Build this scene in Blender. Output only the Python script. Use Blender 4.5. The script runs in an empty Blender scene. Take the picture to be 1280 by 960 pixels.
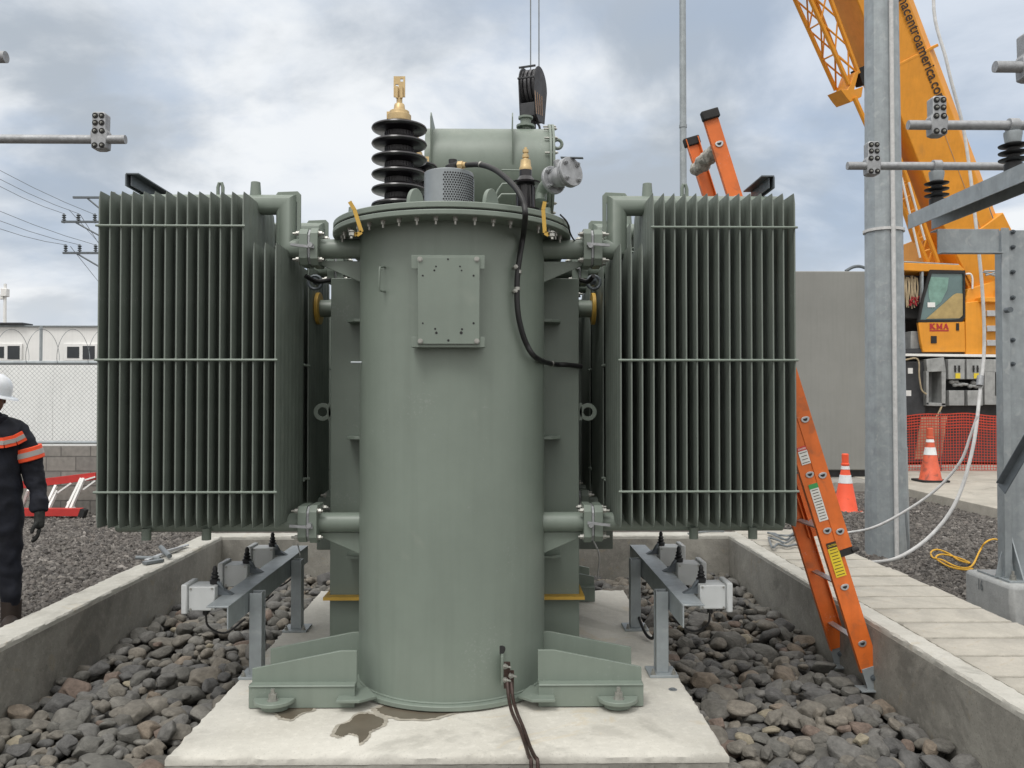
import bpy, bmesh, math, random
import numpy as np
from mathutils import Vector, Matrix
random.seed(7); rng = np.random.default_rng(11)
PI = math.pi
scn = bpy.context.scene
COL = scn.collection
EYE = 1.6
F = 1035.0
PITCH = math.radians(1.0); YAW = math.radians(-0.78)

# ------------------------------------------------------------ camera
cd = bpy.data.cameras.new('camera'); cam = bpy.data.objects.new('camera', cd); COL.objects.link(cam)
cd.sensor_width = 36; cd.lens = 36*F/1280; cd.clip_start = .05; cd.clip_end = 3000
cam.location = (0, 0, EYE)
cam.rotation_euler = (math.radians(90)+PITCH, 0, YAW)
scn.camera = cam
CR = cam.rotation_euler.to_matrix()
def W(px, py, Y):
    """point of the place at distance Y seen in direction (px,py) of the photograph"""
    d = CR @ Vector(((px-640)/F, -(py-480)/F, -1))
    t = Y/d.y
    return Vector((d.x*t, Y, EYE+d.z*t))
def WX(px, Y): return W(px, 498, Y).x
def WZ(py, Y, px=640): return W(px, py, Y).z
def WG(px, py, z):
    d = CR @ Vector(((px-640)/F, -(py-480)/F, -1)); t = (z-EYE)/d.z
    return Vector((d.x*t, d.y*t, z))

# ------------------------------------------------------------ materials
M = {}
def nt(m):
    m.use_nodes = True; t = m.node_tree; t.nodes.clear(); return t
def mat(name, col, rough=.6, metal=0, var=.12, vscale=6, bump=0, bscale=60, col2=None, streak=0, spec=.5, dust=0, rvar=.12, blotch=None, coat=0, scuff=0):
    m = bpy.data.materials.new(name); t = nt(m); N = t.nodes; L = t.links
    out = N.new('ShaderNodeOutputMaterial'); b = N.new('ShaderNodeBsdfPrincipled'); L.new(b.outputs[0], out.inputs[0])
    tc = N.new('ShaderNodeTexCoord')
    b.inputs['Metallic'].default_value = metal; b.inputs['Specular IOR Level'].default_value = spec
    b.inputs['Coat Weight'].default_value = coat
    n1 = N.new('ShaderNodeTexNoise'); n1.inputs['Scale'].default_value = vscale; n1.inputs['Detail'].default_value = 7; n1.inputs['Roughness'].default_value = .65
    L.new(tc.outputs['Object'], n1.inputs['Vector'])
    mr = N.new('ShaderNodeMapRange'); mr.inputs[1].default_value = .3; mr.inputs[2].default_value = .7
    L.new(n1.outputs['Fac'], mr.inputs[0])
    mx = N.new('ShaderNodeMix'); mx.data_type = 'RGBA'
    c2 = col2 if col2 else tuple(c*(1-2*var) for c in col)
    c1 = col if col2 else tuple(min(1, c*(1+var)) for c in col)
    mx.inputs[6].default_value = (*c1, 1); mx.inputs[7].default_value = (*c2, 1)
    L.new(mr.outputs[0], mx.inputs[0]); cur = mx.outputs[2]
    if streak:
        mp = N.new('ShaderNodeMapping'); mp.inputs['Scale'].default_value = (14, 14, .7); L.new(tc.outputs['Object'], mp.inputs[0])
        n2 = N.new('ShaderNodeTexNoise'); n2.inputs['Scale'].default_value = 1.6; n2.inputs['Detail'].default_value = 5; L.new(mp.outputs[0], n2.inputs[0])
        m2 = N.new('ShaderNodeMapRange'); m2.inputs[1].default_value = .48; m2.inputs[2].default_value = .75; m2.inputs[4].default_value = streak; L.new(n2.outputs['Fac'], m2.inputs[0])
        x2 = N.new('ShaderNodeMix'); x2.data_type = 'RGBA'; x2.inputs[7].default_value = (*[c*.45 for c in col], 1)
        L.new(m2.outputs[0], x2.inputs[0]); L.new(cur, x2.inputs[6]); cur = x2.outputs[2]
    if blotch:
        n3 = N.new('ShaderNodeTexNoise'); n3.inputs['Scale'].default_value = blotch[1]; n3.inputs['Detail'].default_value = 6; n3.inputs['Distortion'].default_value = .6
        L.new(tc.outputs['Object'], n3.inputs['Vector'])
        m3 = N.new('ShaderNodeMapRange'); m3.inputs[1].default_value = blotch[2]; m3.inputs[2].default_value = blotch[2]+.12; m3.inputs[4].default_value = blotch[3]; L.new(n3.outputs['Fac'], m3.inputs[0])
        x3 = N.new('ShaderNodeMix'); x3.data_type = 'RGBA'; x3.inputs[7].default_value = (*blotch[0], 1)
        L.new(m3.outputs[0], x3.inputs[0]); L.new(cur, x3.inputs[6]); cur = x3.outputs[2]
    if scuff:
        v = N.new('ShaderNodeTexNoise'); v.inputs['Scale'].default_value = 85; v.inputs['Detail'].default_value = 2; L.new(tc.outputs['Object'], v.inputs['Vector'])
        w_ = N.new('ShaderNodeTexNoise'); w_.inputs['Scale'].default_value = 3.1; w_.inputs['Detail'].default_value = 4; L.new(tc.outputs['Object'], w_.inputs['Vector'])
        mm = N.new('ShaderNodeMath'); mm.operation = 'MULTIPLY'; L.new(v.outputs['Fac'], mm.inputs[0]); L.new(w_.outputs['Fac'], mm.inputs[1])
        m4 = N.new('ShaderNodeMapRange'); m4.inputs[1].default_value = .40; m4.inputs[2].default_value = .46; m4.inputs[4].default_value = scuff; L.new(mm.outputs[0], m4.inputs[0])
        x4 = N.new('ShaderNodeMix'); x4.data_type = 'RGBA'; x4.inputs[7].default_value = (*[min(1, c*.4+.28) for c in col], 1); L.new(m4.outputs[0], x4.inputs[0]); L.new(cur, x4.inputs[6]); cur = x4.outputs[2]
    L.new(cur, b.inputs['Base Color'])
    r = N.new('ShaderNodeMapRange'); r.inputs[3].default_value = max(.02, rough-rvar); r.inputs[4].default_value = min(1, rough+rvar)
    L.new(n1.outputs['Fac'], r.inputs[0]); L.new(r.outputs[0], b.inputs['Roughness'])
    if bump:
        nb = N.new('ShaderNodeTexNoise'); nb.inputs['Scale'].default_value = bscale; nb.inputs['Detail'].default_value = 6
        L.new(tc.outputs['Object'], nb.inputs['Vector'])
        bp = N.new('ShaderNodeBump'); bp.inputs['Strength'].default_value = bump; bp.inputs['Distance'].default_value = .01
        L.new(nb.outputs['Fac'], bp.inputs['Height']); L.new(bp.outputs[0], b.inputs['Normal'])
    M[name] = m; return m

mat('green', (.192, .230, .195), .42, var=.05, vscale=2.5, bump=.04, bscale=220, rvar=.08, streak=.14, blotch=((.27,.295,.25), 5, .64, .3), scuff=.18)
mat('green_shaded', (.158, .184, .160), .5, var=.1, vscale=4, streak=.2, bump=.05, bscale=200, blotch=((.22,.225,.195), 9, .62, .4), scuff=.3)  # same paint as green, darkened for the weaker light between the fins
mat('yellow_paint', (.58, .36, .06), .5, var=.12)
mat('brass', (.58, .43, .22), .42, metal=.35, var=.12, vscale=20)
mat('brown_glaze', (.013, .011, .014), .30, var=.2, coat=.15)
mat('core_grey', (.035, .032, .037), .45, var=.2)
mat('black_rubber', (.012, .012, .013), .5, var=.2)
mat('gasket', (.02, .02, .02), .8)
mat('galv', (.34, .375, .39), .48, metal=.35, var=.1, vscale=9, streak=.22, blotch=((.46,.48,.48), 14, .58, .5), bump=.03, bscale=90)
mat('galv_dark', (.13, .15, .165), .5, metal=.3, var=.12, vscale=9, streak=.15)
mat('alu', (.50, .51, .52), .42, metal=.7, var=.08, vscale=15, bump=.03)
mat('cast_alu', (.36, .37, .38), .55, metal=.5, var=.12, vscale=30, bump=.15, bscale=180)
mat('bolt', (.38, .38, .35), .42, metal=.6, var=.15, vscale=40)
mat('silver_paint', (.27, .295, .31), .4, metal=.3, var=.06)
mat('box_grey', (.52, .54, .54), .5, var=.06, streak=.1)
mat('orange_rail', (.72, .16, .025), .45, var=.1, vscale=7, streak=.25, blotch=((.30,.10,.04), 14, .58, .5), scuff=.5)
mat('crane_yellow', (.76, .31, .022), .5, var=.08, vscale=2, streak=.12, blotch=((.42,.20,.05), 2.2, .62, .35), scuff=.3)
mat('sheave_grey', (.12, .12, .125), .5, var=.3, vscale=12)
mat('crane_dark', (.04, .042, .046), .6, var=.2)
mat('crane_grey', (.33, .34, .335), .6, var=.15, vscale=6, streak=.35)
mat('tyre', (.018, .017, .017), .85, var=.2, bump=.2, bscale=40)
mat('glass', (.10, .17, .17), .08, var=.15, vscale=1.5, spec=.8)
mat('beige', (.42, .31, .13), .7)
mat('curtain', (.20, .34, .29), .9, var=.15)
mat('rope_tan', (.42, .34, .22), .9, var=.2, bump=.3)
mat('white', (.78, .78, .76), .55, var=.04, vscale=1.5, streak=.1)
mat('wall_white', (.84, .855, .84), .7, var=.04, vscale=1.2, streak=.16)
mat('red', (.5, .035, .03), .5, var=.1)
mat('red_text', (.40, .02, .03), .5, var=.02)
mat('dark_text', (.035, .02, .012), .6, var=.02)
mat('cone_orange', (.85, .10, .035), .55, var=.06, blotch=((.25,.05,.03), 9, .66, .6))
mat('cone_dirty', (.62, .11, .05), .6, var=.15, blotch=((.2,.06,.04), 12, .56, .7))
mat('reflective', (.72, .74, .74), .35, var=.08, blotch=((.35,.33,.3), 14, .6, .6))
mat('net', (.50, .05, .025), .7, var=.08)
mat('navy', (.006, .008, .016), .85, var=.3, vscale=9, bump=.5, bscale=14)
mat('hivis', (1.0, .10, .03), .6, var=.05)
mat('silver_tape', (.42, .40, .38), .4, var=.08)
mat('glove', (.02, .022, .02), .8, var=.3, vscale=40)
mat('skin', (.22, .11, .07), .55, var=.05)
mat('hardhat', (.72, .75, .78), .3, var=.04, coat=.3)
mat('hair', (.01, .008, .007), .8)
mat('boot', (.03, .02, .015), .7)
mat('enclosure', (.235, .238, .222), .6, var=.06, vscale=.8, streak=.12)
mat('yellow_rope', (.72, .40, .04), .8, var=.15, vscale=50, bump=.3, bscale=300)
mat('white_cable', (.58, .58, .57), .55, var=.1, vscale=20)
mat('copper_cable', (.05, .03, .024), .45, var=.3, vscale=60, metal=.3)
mat('window_dark', (.02, .025, .03), .15, var=.1)
mat('label_white', (.7, .7, .66), .5, var=.08, vscale=60)
mat('label_yellow', (.72, .55, .03), .5, var=.05)
mat('label_green', (.05, .35, .10), .5)
mat('rag', (.46, .44, .39), .95, var=.35, vscale=30, bump=.8, bscale=60)
mat('wire_grey', (.20, .22, .23), .5, metal=.4)
mat('wood_dirty', (.45, .30, .2), .8, var=.2)
mat('gravel', (.125, .108, .095), .95, var=.3, vscale=70, col2=(.045, .038, .034), bump=1.0, bscale=45)
mat('pit_soil', (.06, .055, .05), .95, var=.2, bump=.5)  # even dark soil colour of the pit floor

def concrete(name, base, stain, pores=.6, scale=1.2, low=None):
    m = bpy.data.materials.new(name); t = nt(m); N = t.nodes; L = t.links
    out = N.new('ShaderNodeOutputMaterial'); b = N.new('ShaderNodeBsdfPrincipled'); L.new(b.outputs[0], out.inputs[0])
    tc = N.new('ShaderNodeTexCoord'); P = tc.outputs['Object']
    def noise(s, d=6, dist=0):
        n = N.new('ShaderNodeTexNoise'); n.inputs['Scale'].default_value = s; n.inputs['Detail'].default_value = d; n.inputs['Distortion'].default_value = dist; n.inputs['Roughness'].default_value = .62
        L.new(P, n.inputs['Vector']); return n.outputs['Fac']
    def rng_(s, a, b_, c=0, d=1):
        r = N.new('ShaderNodeMapRange'); r.inputs[1].default_value = a; r.inputs[2].default_value = b_; r.inputs[3].default_value = c; r.inputs[4].default_value = d; L.new(s, r.inputs[0]); return r.outputs[0]
    def mix(f, a, b_):
        x = N.new('ShaderNodeMix'); x.data_type = 'RGBA'; L.new(f, x.inputs[0])
        if isinstance(a, tuple): x.inputs[6].default_value = (*a, 1)
        else: L.new(a, x.inputs[6])
        x.inputs[7].default_value = (*b_, 1); return x.outputs[2]
    c = mix(rng_(noise(scale, 8, .5), .35, .68), base, stain)
    c = mix(rng_(noise(scale*5, 6), .5, .75, 0, .5), c, tuple(x*.72 for x in base))
    c = mix(rng_(noise(28, 5), .5, .72, 0, .35), c, tuple(min(1, x*1.2) for x in base))
    c = mix(rng_(noise(scale*.9, 9, 1.5), .57, .64, 0, .4), c, tuple(x*.6 for x in stain))
    c = mix(rng_(noise(scale*2.3, 7, 2.0), .62, .66, 0, .3), c, (base[0]*.85, base[1]*.72, base[2]*.52))
    c = mix(rng_(noise(140, 3), .60, .70, 0, .3), c, tuple(x*.4 for x in base))
    v = N.new('ShaderNodeTexVoronoi'); v.inputs['Scale'].default_value = 55; L.new(P, v.inputs['Vector'])
    c = mix(rng_(v.outputs['Distance'], .05, .22, pores, 0), c, tuple(x*.35 for x in base))
    L.new(c, b.inputs['Base Color']); b.inputs['Roughness'].default_value = .88
    bp = N.new('ShaderNodeBump'); bp.inputs['Strength'].default_value = .35; bp.inputs['Distance'].default_value = .006
    L.new(noise(60, 8), bp.inputs['Height'])
    bp2 = N.new('ShaderNodeBump'); bp2.inputs['Strength'].default_value = .25; bp2.inputs['Distance'].default_value = .02
    L.new(noise(5, 6), bp2.inputs['Height']); L.new(bp.outputs[0], bp2.inputs['Normal']); L.new(bp2.outputs[0], b.inputs['Normal'])
    M[name] = m
concrete('pad_concrete', (.585, .57, .515), (.43, .415, .365), .3, 1.0)
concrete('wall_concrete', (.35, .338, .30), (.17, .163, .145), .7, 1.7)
concrete('lit_wall_top', (.50, .49, .445), (.36, .35, .31), .3, 2.5)  # same concrete as wall_concrete, made paler for light on the top and cement tone
concrete('slab_concrete', (.45, .425, .37), (.30, .285, .245), .4, 1.6)
concrete('footing_concrete', (.42, .43, .42), (.30, .31, .31), .4, 2.4)
concrete('plinth_concrete', (.36, .35, .32), (.25, .24, .22), .4, 1.5)

def stone_mat():
    m = bpy.data.materials.new('cobble'); t = nt(m); N = t.nodes; L = t.links
    out = N.new('ShaderNodeOutputMaterial'); b = N.new('ShaderNodeBsdfPrincipled'); L.new(b.outputs[0], out.inputs[0])
    at = N.new('ShaderNodeAttribute'); at.attribute_name = 'tone'
    oi = N.new('ShaderNodeObjectInfo')
    ad = N.new('ShaderNodeMath'); ad.operation = 'ADD'; L.new(at.outputs['Fac'], ad.inputs[0]); L.new(oi.outputs['Random'], ad.inputs[1])
    fr = N.new('ShaderNodeMath'); fr.operation = 'FRACT'; L.new(ad.outputs[0], fr.inputs[0])
    cr = N.new('ShaderNodeValToRGB'); cr.color_ramp.interpolation = 'CONSTANT'
    cols = [(0, (.105, .105, .10)), (.18, (.135, .128, .115)), (.34, (.085, .086, .088)), (.5, (.16, .148, .13)), (.62, (.12, .12, .118)), (.78, (.165, .14, .115)), (.82, (.10, .098, .092)), (.91, (.135, .105, .09)), (.935, (.14, .138, .13)), (.985, (.22, .20, .155))]
    e = cr.color_ramp.elements; e[0].position = 0; e[0].color = (*cols[0][1], 1); e[1].position = cols[1][0]; e[1].color = (*cols[1][1], 1)
    for p, c in cols[2:]:
        k = e.new(p); k.color = (*c, 1)
    L.new(fr.outputs[0], cr.inputs[0])
    tc = N.new('ShaderNodeTexCoord')
    n = N.new('ShaderNodeTexNoise'); n.inputs['Scale'].default_value = 24; n.inputs['Detail'].default_value = 8; n.inputs['Roughness'].default_value = .7; L.new(tc.outputs['Object'], n.inputs['Vector'])
    mr = N.new('ShaderNodeMapRange'); mr.inputs[1].default_value = .32; mr.inputs[2].default_value = .7; mr.inputs[3].default_value = .62; mr.inputs[4].default_value = 1.42; L.new(n.outputs['Fac'], mr.inputs[0])
    hs = N.new('ShaderNodeHueSaturation'); L.new(cr.outputs[0], hs.inputs['Color']); L.new(mr.outputs[0], hs.inputs['Value']); L.new(hs.outputs[0], b.inputs['Base Color'])
    b.inputs['Roughness'].default_value = .85
    for el in cr.color_ramp.elements: c_ = el.color; el.color = (c_[0]*1.14, c_[1]*1.11, c_[2]*1.05, 1)
    bp = N.new('ShaderNodeBump'); bp.inputs['Strength'].default_value = .7; bp.inputs['Distance'].default_value = .006
    n2 = N.new('ShaderNodeTexNoise'); n2.inputs['Scale'].default_value = 90; n2.inputs['Detail'].default_value = 6; L.new(tc.outputs['Object'], n2.inputs['Vector'])
    L.new(n2.outputs['Fac'], bp.inputs['Height']); L.new(bp.outputs[0], b.inputs['Normal'])
    M['cobble'] = m
    m2 = m.copy(); m2.name = 'gravel_stone'; M['gravel_stone'] = m2
    for nd in m2.node_tree.nodes:
        if nd.type == 'VALTORGB':
            gc = [(.108,.098,.088), (.160,.148,.134), (.064,.059,.054), (.133,.121,.110), (.097,.088,.080), (.20,.184,.165), (.076,.070,.065), (.145,.128,.115), (.115,.107,.098), (.27,.25,.23)]
            for el, c in zip(nd.color_ramp.elements, gc): el.color = (*c, 1)
stone_mat()

def block_mat():
    m = bpy.data.materials.new('block'); t = nt(m); N = t.nodes; L = t.links
    out = N.new('ShaderNodeOutputMaterial'); b = N.new('ShaderNodeBsdfPrincipled'); L.new(b.outputs[0], out.inputs[0])
    tc = N.new('ShaderNodeTexCoord'); mp = N.new('ShaderNodeMapping'); mp.inputs['Rotation'].default_value = (PI/2, 0, 0)
    L.new(tc.outputs['Object'], mp.inputs[0])
    br = N.new('ShaderNodeTexBrick'); br.inputs['Scale'].default_value = 1; br.inputs['Brick Width'].default_value = .4; br.inputs['Row Height'].default_value = .2
    br.inputs['Mortar Size'].default_value = .008; br.inputs['Color1'].default_value = (.27,.255,.23,1); br.inputs['Color2'].default_value = (.20,.19,.175,1); br.inputs['Mortar'].default_value = (.13,.125,.115,1)
    L.new(mp.outputs[0], br.inputs['Vector'])
    n = N.new('ShaderNodeTexNoise'); n.inputs['Scale'].default_value = 14; n.inputs['Detail'].default_value = 8; L.new(tc.outputs['Object'], n.inputs['Vector'])
    hs = N.new('ShaderNodeHueSaturation'); mr = N.new('ShaderNodeMapRange'); mr.inputs[3].default_value = .6; mr.inputs[4].default_value = 1.4; L.new(n.outputs['Fac'], mr.inputs[0]); L.new(mr.outputs[0], hs.inputs['Value'])
    L.new(br.outputs['Color'], hs.inputs['Color']); L.new(hs.outputs[0], b.inputs['Base Color']); b.inputs['Roughness'].default_value = .9
    bp = N.new('ShaderNodeBump'); bp.inputs['Distance'].default_value = .01; bp.inputs['Strength'].default_value = .7; bp.invert = True; L.new(br.outputs['Fac'], bp.inputs['Height']); L.new(bp.outputs[0], b.inputs['Normal'])
    M['block'] = m
block_mat()
def water_mat():
    m = bpy.data.materials.new('wet'); t = nt(m); N = t.nodes; L = t.links
    out = N.new('ShaderNodeOutputMaterial'); b = N.new('ShaderNodeBsdfPrincipled'); L.new(b.outputs[0], out.inputs[0])
    n = N.new('ShaderNodeTexNoise'); n.inputs['Scale'].default_value = 9; tc = N.new('ShaderNodeTexCoord'); L.new(tc.outputs['Object'], n.inputs['Vector'])
    mx = N.new('ShaderNodeMix'); mx.data_type = 'RGBA'; mx.inputs[6].default_value = (.17,.145,.11,1); mx.inputs[7].default_value = (.095,.08,.06,1); L.new(n.outputs['Fac'], mx.inputs[0])
    L.new(mx.outputs[2], b.inputs['Base Color']); b.inputs['Roughness'].default_value = .22
    M['wet'] = m
water_mat()

# ------------------------------------------------------------ mesh builder
ORG = {}
def frame(d):
    d = Vector(d).normalized(); a = Vector((0, 0, 1)) if abs(d.z) < .9 else Vector((1, 0, 0))
    u = d.cross(a).normalized(); v = d.cross(u).normalized(); return d, u, v
class MB:
    def __init__(s): s.v = []; s.f = []
    def add(s, vs, fs):
        k = len(s.v); s.v += [tuple(x) for x in vs]; s.f += [tuple(i+k for i in f) for f in fs]; return s
    def box(s, lo, hi):
        (a, b, c), (d, e, f) = lo, hi
        return s.add([(a,b,c),(d,b,c),(d,e,c),(a,e,c),(a,b,f),(d,b,f),(d,e,f),(a,e,f)], [(0,3,2,1),(4,5,6,7),(0,1,5,4),(1,2,6,5),(2,3,7,6),(3,0,4,7)])
    def bar(s, p, q, w, h, up=(0,0,1)):
        p = Vector(p); q = Vector(q); d = (q-p).normalized(); up = Vector(up); x = d.cross(up).normalized()*w/2; y = x.cross(d).normalized()*h/2
        return s.add([p-x-y,p+x-y,p+x+y,p-x+y,q-x-y,q+x-y,q+x+y,q-x+y], [(0,3,2,1),(4,5,6,7),(0,1,5,4),(1,2,6,5),(2,3,7,6),(3,0,4,7)])
    def cyl(s, p, q, r, r2=None, n=20):
        r2 = r if r2 is None else r2; p = Vector(p); q = Vector(q); d, u, v = frame(q-p); vs = []
        for c, rr in ((p, r), (q, r2)):
            for i in range(n):
                a = 2*PI*i/n; vs.append(c+u*math.cos(a)*rr+v*math.sin(a)*rr)
        fs = [(i, (i+1) % n, n+(i+1) % n, n+i) for i in range(n)]+[tuple(reversed(range(n))), tuple(range(n, 2*n))]
        return s.add(vs, fs)
    def lathe(s, prof, c, d=(0,0,1), n=28):
        c = Vector(c); d, u, v = frame(d); vs = []; m = len(prof)
        for r, h in prof:
            for i in range(n):
                a = 2*PI*i/n; vs.append(c+d*h+u*math.cos(a)*r+v*math.sin(a)*r)
        fs = [(j*n+i, j*n+(i+1) % n, (j+1)*n+(i+1) % n, (j+1)*n+i) for j in range(m-1) for i in range(n)]
        fs += [tuple(reversed(range(n))), tuple(range((m-1)*n, m*n))]
        return s.add(vs, fs)
    def tube(s, path, r, n=8, close=False):
        P = [Vector(p) for p in path]; k = len(P); vs = []; pu = None
        for i, p in enumerate(P):
            t = (P[(i+1) % k]-P[i-1]) if close else (P[min(i+1, k-1)]-P[max(i-1, 0)])
            t.normalize()
            if pu is None: _, pu, _ = frame(t)
            u = (pu-t*pu.dot(t)).normalized(); v = t.cross(u); pu = u
            rr = r[i] if isinstance(r, (list, tuple)) else r
            vs += [p+u*math.cos(2*PI*j/n)*rr+v*math.sin(2*PI*j/n)*rr for j in range(n)]
        fs = [(i*n+j, i*n+(j+1) % n, ((i+1) % k)*n+(j+1) % n, ((i+1) % k)*n+j) for i in range(k if close else k-1) for j in range(n)]
        if not close: fs += [tuple(reversed(range(n))), tuple(range((k-1)*n, k*n))]
        return s.add(vs, fs)
    def mitre(s, path, r, n=24):
        P = [Vector(p) for p in path]; k = len(P); _, u, v = frame(P[1]-P[0]); vs = []; D_ = [(P[i+1]-P[i]).normalized() for i in range(k-1)]
        ring = [u*math.cos(2*PI*j/n)*r+v*math.sin(2*PI*j/n)*r for j in range(n)]
        for i in range(k):
            d = D_[max(0, i-1)]; nn = d if i in (0, k-1) else (D_[i-1]+D_[i]).normalized()
            pts = [P[i]+o-d*(o.dot(nn)/d.dot(nn)) for o in ring]; vs += pts
            if i < k-1: d2 = D_[i]; ring = [(p-P[i])-d2*((p-P[i]).dot(d2)) for p in pts]
        fs = [(i*n+j, i*n+(j+1) % n, (i+1)*n+(j+1) % n, (i+1)*n+j) for i in range(k-1) for j in range(n)]
        return s.add(vs, fs+[tuple(reversed(range(n))), tuple(range((k-1)*n, k*n))])
    def prism(s, pts, off):
        n = len(pts); off = Vector(off); P = [Vector(p) for p in pts]
        return s.add(P+[p+off for p in P], [tuple(range(n)), tuple(reversed(range(n, 2*n)))]+[(i, i+n, (i+1) % n+n, (i+1) % n) for i in range(n)])
    def pxprism(s, px, Y, depth): return s.prism([W(a, b, Y) for a, b in px], (0, depth, 0))
    def sph(s, c, r, n=12, sc=(1,1,1)):
        c = Vector(c); vs = []; m = n//2
        for j in range(m+1):
            t = PI*j/m
            for i in range(n):
                a = 2*PI*i/n; vs.append(c+Vector((math.sin(t)*math.cos(a)*r*sc[0], math.sin(t)*math.sin(a)*r*sc[1], math.cos(t)*r*sc[2])))
        return s.add(vs, [(j*n+i, j*n+(i+1) % n, (j+1)*n+(i+1) % n, (j+1)*n+i) for j in range(m) for i in range(n)])
    def build(s, name, m, parent=None, bev=0, sharp=32, org=None, **tagkw):
        v = np.array(s.v, dtype=float)
        if parent is not None: o3 = ORG[parent.name]
        elif org is not None: o3 = Vector(org)
        else: o3 = Vector((v[:,0].mean(), v[:,1].mean(), v[:,2].min()))
        me = bpy.data.meshes.new(name); me.from_pydata((v-np.array(o3)).tolist(), [], s.f)
        bm = bmesh.new(); bm.from_mesh(me); bmesh.ops.remove_doubles(bm, verts=bm.verts, dist=1e-6); bmesh.ops.recalc_face_normals(bm, faces=bm.faces); bm.to_mesh(me); bm.free()
        me.polygons.foreach_set('use_smooth', [True]*len(me.polygons)); me.set_sharp_from_angle(angle=math.radians(sharp))
        me.materials.append(M[m] if isinstance(m, str) else m)
        o = bpy.data.objects.new(name, me); COL.objects.link(o)
        if parent is not None: o.parent = parent
        else: o.location = o3
        ORG[o.name] = o3
        if bev:
            b = o.modifiers.new('bevel', 'BEVEL'); b.width = bev; b.segments = 2; b.limit_method = 'ANGLE'; b.angle_limit = math.radians(40)
        if tagkw: tag(o, **tagkw)
        return o
def tag(o, label=None, cat=None, group=None, kind=None):
    if label: o['label'] = label
    if cat: o['category'] = cat
    if group: o['group'] = group
    if kind: o['kind'] = kind
    return o
def thing(name, loc, label, cat, group=None):
    o = bpy.data.objects.new(name, None); COL.objects.link(o); o.location = loc; o.empty_display_size = .1; ORG[o.name] = Vector(loc)
    return tag(o, label, cat, group)
def copy_tree(o, parent=None, delta=None):
    c = o.copy(); COL.objects.link(c); c.parent = parent; ORG[c.name] = ORG.get(o.name, Vector())
    if delta is not None: c.location = o.location+Vector(delta)
    for ch in list(o.children): copy_tree(ch, c)
    return c
def text_mb(txt, origin, xd, yd, size, depth=.004, serif_bold=False, spacing=1.0, width=None):
    cu = bpy.data.curves.new('lettering', 'FONT'); cu.body = txt; cu.size = size; cu.space_character = spacing; cu.extrude = 0; cu.resolution_u = 3; cu.offset = size*.014 if not serif_bold else size*.02
    o = bpy.data.objects.new('lettering_tmp', cu); COL.objects.link(o); bpy.context.view_layer.update()
    me = bpy.data.meshes.new_from_object(o.evaluated_get(bpy.context.evaluated_depsgraph_get()))
    vs = [v.co.copy() for v in me.vertices]; fs = [tuple(p.vertices) for p in me.polygons]
    bpy.data.objects.remove(o); bpy.data.curves.remove(cu); bpy.data.meshes.remove(me)
    xd = Vector(xd).normalized(); yd = Vector(yd).normalized(); mx = max(v.x for v in vs)
    k = (width/mx) if width else 1
    b = MB(); b.add([Vector(origin)+xd*v.x*k+yd*v.y for v in vs], fs); return b
def spline(pts, n=8):
    P = [Vector(p) for p in pts]; P = [P[0]*2-P[1]]+P+[P[-1]*2-P[-2]]; out = []
    for i in range(1, len(P)-2):
        a, b, c, d = P[i-1:i+3]
        for k in range(n):
            t = k/n; out.append(.5*((2*b)+(c-a)*t+(2*a-5*b+4*c-d)*t*t+(3*b-a-3*c+d)*t**3))
    out.append(P[-2]); return out
def bolt(mb, p, d, r=.011, h=.014, shaft=.01):
    p = Vector(p); d = Vector(d).normalized()
    mb.cyl(p, p+d*.003, r*1.35, n=12); mb.cyl(p+d*.003, p+d*(.003+h), r, n=6)
    if shaft: mb.cyl(p+d*(.003+h), p+d*(.003+h+shaft), r*.5, n=8)

PAD = .25; STONE = .10; WALL = .44
# ------------------------------------------------------------ setting: ground, pit, pad
XC = -.235
WLi, WLo, WRi, WRo, WBi, WBo = -2.345, -2.54, 1.935, 2.055, 7.02, 7.2
g = MB()
# ground with the pit left open
def quad(b, x0, y0, x1, y1, z): b.add([(x0,y0,z),(x1,y0,z),(x1,y1,z),(x0,y1,z)], [(0,1,2,3)])
quad(g, -400, -400, WLo+.05, 800, 0); quad(g, WRo-.05, -400, 400, 800, 0); quad(g, WLo+.05, WBo-.05, WRo-.05, 800, 0); quad(g, WLo+.05, -400, WRo-.05, .6, 0)
g.build('ground', 'gravel', kind='structure', org=(0,0,0))
fl = MB(); quad(fl, WLo+.05, .6, WRo-.05, WBo-.05, -.12); fl.build('pit_floor', 'pit_soil', kind='structure', org=(0,0,0))

def rough_poly(pts, step=.03, amp=.0022):
    out = []
    for i in range(len(pts)):
        p = Vector(pts[i]); q = Vector(pts[(i+1) % len(pts)]); n = max(1, int((q-p).length/step)); nn = Vector((-(q-p).y, (q-p).x)).normalized()
        for k in range(n):
            d = random.gauss(0, amp)+(abs(random.gauss(0, amp*2.5)) if random.random() < .08 else 0) if k else 0
            out.append(p.lerp(q, k/n)+nn*abs(d))
    return out
def rough_slab(mb, pts, z0, z1, ch=.008):
    """slab whose upper arris is chipped: the top outline is drawn in a little, unevenly"""
    A = rough_poly(pts); c = sum((Vector(p) for p in pts), Vector((0, 0)))/len(pts); n = len(A); n0 = len(pts)
    B = []
    for i, p in enumerate(A):
        t = (A[(i+1) % n]-A[i-1]).normalized(); B.append(p+Vector((-t.y, t.x))*abs(random.gauss(ch, ch*.45)))
    vs = [(p.x, p.y, z0) for p in A]+[(p.x, p.y, z1-ch*.9-abs(random.gauss(0, .002))) for p in A]+[(p.x, p.y, z1) for p in B]
    mb.add(vs, [(i, (i+1) % n, n+(i+1) % n, n+i) for i in range(n)]+[(n+i, n+(i+1) % n, 2*n+(i+1) % n, 2*n+i) for i in range(n)]+[tuple(reversed(range(n))), tuple(range(2*n, 3*n))])
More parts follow.
